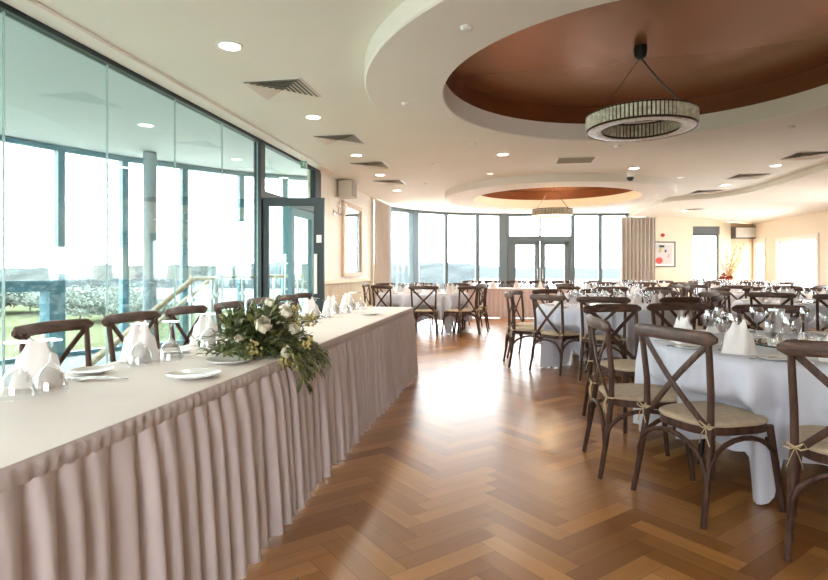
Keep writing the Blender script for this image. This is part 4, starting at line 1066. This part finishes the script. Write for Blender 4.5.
def rose(p, r, m, lay=4):
    mb = MB(); P = Vector(p)
    ax = Vector((p[0] + .12, p[1] - .15, p[2] + .1)).normalized(); T = Matrix.Translation(P) @ Vector((0, 0, 1)).rotation_difference(ax).to_matrix().to_4x4()
    for l in range(lay):
        n = 3 + l; R0 = r * .88 * (.4 + .6 * l / (lay - 1))
        for k in range(n):
            a0 = 2 * PI * k / n + l * .9; da = PI / n * 1.35; vs = []
            for i in range(5):
                for j in range(5):
                    u = -1 + i / 2; v = j / 4; a = a0 + u * da
                    pol = 2.0 - (1.62 - .16 * l + .12 * (1 - u * u)) * v
                    q = R0 * (1 + .22 * v * v * v + .12 * u - .1 * (1 - u * u))
                    vs.append((q * math.sin(pol) * math.cos(a), q * math.sin(pol) * math.sin(a), q * math.cos(pol)))
            mb.add(vs, [(i * 5 + j, i * 5 + j + 1, (i + 1) * 5 + j + 1, (i + 1) * 5 + j) for i in range(4) for j in range(4)], T=T)
    return mb.build('rose_bloom', m, fa, smooth=180, fix=False)
for p, r in (((.11, -.16, .165), .044), ((.17, -.02, .215), .032), ((.2, .0, .13), .03), ((.21, -.12, .03), .032), ((.0, -.19, .1), .024), ((.05, .05, .26), .028)): rose(p, r, ROSE)
for p, r in (((.15, .12, .22), .05), ((.2, .08, .17), .045), ((.26, .03, .06), .04), ((.25, -.08, -.03), .04), ((.08, -.2, .06), .035), ((.22, .22, .16), .04), ((.2, -.14, -.02), .03)):
    mb = MB()
    for k in range(26):
        v = Vector((rr.gauss(0, 1), rr.gauss(0, 1), rr.gauss(0, 1))).normalized() * r * rr.uniform(.5, 1.1); q = Vector(p) + v; s_ = .008
        mb.lathe([(0, -s_), (s_ * .8, -s_ * .4), (s_, .2 * s_), (s_ * .5, s_), (0, s_ * .8)], 6, c=tuple(q))
    mb.build('filler_blossom', YEL, fa, smooth=60)

# ------------------------------------------------------------------ long skirted table under the far windows
lt = thing('long_table', 'long rectangular table with pleated skirt under the far curved windows', 'table', (.25, 14.6, 0))
MB().box(-1.45, 1.45, -.36, .36, .70, .73).build('tabletop', mat('long_ply_top', (.4, .3, .2), .6), lt)
for xx in (-1.3, 1.3):
    for yy in (-.3, .3): MB().sweep([(xx, yy, 0), (xx, yy, .7)], .018, n=8).build('leg', BLK, lt)
o = MB().box(-1.48, 1.48, -.39, .39, .732, .742).build('top_cloth', CLOTHW, loc=(.25, 14.6, 0)); tag(o, 'white cloth on top of the long table under the far windows', 'tablecloth')
mb = MB()
loop = [(-1.48, .39), (-1.48, -.39), (1.48, -.39), (1.48, .39)]; lp = []
for i in range(3):
    a, b = Vector((*loop[i], 0)), Vector((*loop[i + 1], 0)); L = (b - a).length; n = int(L / .015)
    nn = (b - a).normalized(); nn = Vector((nn.y, -nn.x, 0))
    for k in range(n): lp.append((a.lerp(b, k / n), nn, L * k / n))
for p, nn, s_ in lp:
    for z, am in ((.735, .008), (.6, .012), (.3, .03), (.01, .04)): mb.v.append(p + nn * (.006 + am * abs(math.sin(PI * s_ / .11))) + Vector((0, 0, z)))
for i in range(len(lp) - 1):
    for j in range(3): a = i * 4 + j; mb.f.append([a, a + 4, a + 5, a + 1]); mb.m.append(0)
o = mb.build('table_skirt', SKIRT, smooth=180, loc=(.25, 14.6, 0), fix=False); tag(o, 'pleated skirt of the long table under the far windows', 'table skirt')
for k in range(5):
    xx = -.95 + .6 * k; w = ['leftmost', 'second from left', 'middle', 'second from right', 'rightmost'][k]
    put(NAP[k % 2], xx, 14.55, TZ + .002, .3 * k, 'white folded napkin, %s on the long table under the far windows' % w, 'napkin', 'napkins on the long far table')
    put(G_WINE, xx + .15, 14.5, TZ + .002, 0, 'clear wine glass, %s on the long table under the far windows' % w, 'wine glass', 'glasses on the long far table')
    place_chair(xx, 15.35, -90, 'cross-back chair behind the long far table, %s in its row' % w, 'chairs behind the long far table')

# ------------------------------------------------------------------ dried flowers by the tan wall
p = on_far(2.3, 0, .35)
t = thing('dried_arrangement', 'tall dried branches with red flowers in a vase by the tan wall', 'flowers', p)
MB().lathe([(0, 0), (.1, 0), (.13, .2), (.12, .5), (.07, .68), (.08, .74), (.07, .74), (.06, .68), (0, .6)], 24).build('vase', mat('pale_vase', (.7, .66, .6), .4), t, smooth=50)
mb = MB(); rr = random.Random(5)
for k in range(22):
    an = rr.random() * 7; sp = rr.uniform(.1, .45); h = rr.uniform(1.2, 1.95)
    e = (math.cos(an) * sp + .12, math.sin(an) * sp * .4 - .05, h); mb.sweep([(0, 0, .66), (e[0] * .4, e[1] * .4, .66 + (h - .66) * .55), e], [.008, .006, .003], n=4)
    for j in range(7):
        u = .4 + .6 * j / 6; q = Vector((e[0] * u * u, e[1] * u, .66 + (h - .66) * u)); dd = Vector((rr.uniform(-1, 1), rr.uniform(-.3, .3), rr.uniform(.3, 1)))
        leaf(mb, q, dd, .09, .016)
mb.build('dried_branches', mat('dried_orange', (.62, .36, .13), .8, var=.3), t, fix=False)
for k, (x, y, z) in enumerate([(-.12, -.1, 1.03), (-.03, -.14, .95), (-.18, -.05, .92), (.06, -.12, 1.0), (-.08, -.1, 1.2)]):
    mb = MB()
    for q in range(14):
        v = Vector((rr.gauss(0, 1), rr.gauss(0, 1), rr.gauss(0, 1))).normalized(); leaf(mb, Vector((x, y, z)), v, .12, .04)
    mb.build('red_flower' if k < 4 else 'pale_flower', mat('dark_red_petal', (.35, .04, .03), .6) if k < 4 else mat('pale_petal', (.8, .65, .6), .6), t, fix=False)

# ------------------------------------------------------------------ world and light
w = bpy.data.worlds.new('overcast_sky'); S.world = w; w.use_nodes = True
nt = w.node_tree; bg = nt.nodes['Background']
tc = nt.nodes.new('ShaderNodeTexCoord'); nz = nt.nodes.new('ShaderNodeTexNoise'); nz.inputs['Scale'].default_value = 5; nz.inputs['Detail'].default_value = 5
mp = nt.nodes.new('ShaderNodeMapping'); mp.inputs['Scale'].default_value = (1, 1, 3)
nt.links.new(tc.outputs['Generated'], mp.inputs[0]); nt.links.new(mp.outputs[0], nz.inputs['Vector'])
rp = nt.nodes.new('ShaderNodeValToRGB'); rp.color_ramp.elements[0].position = .35; rp.color_ramp.elements[1].position = .65
rp.color_ramp.elements[0].color = (.84, .9, .95, 1); rp.color_ramp.elements[1].color = (1, 1, 1, 1)
nt.links.new(nz.outputs['Fac'], rp.inputs[0]); nt.links.new(rp.outputs[0], bg.inputs['Color'])
bg.inputs['Strength'].default_value = 7.0
S.view_settings.view_transform = 'Standard'
S.view_settings.look = 'None'
S.view_settings.exposure = 0.98
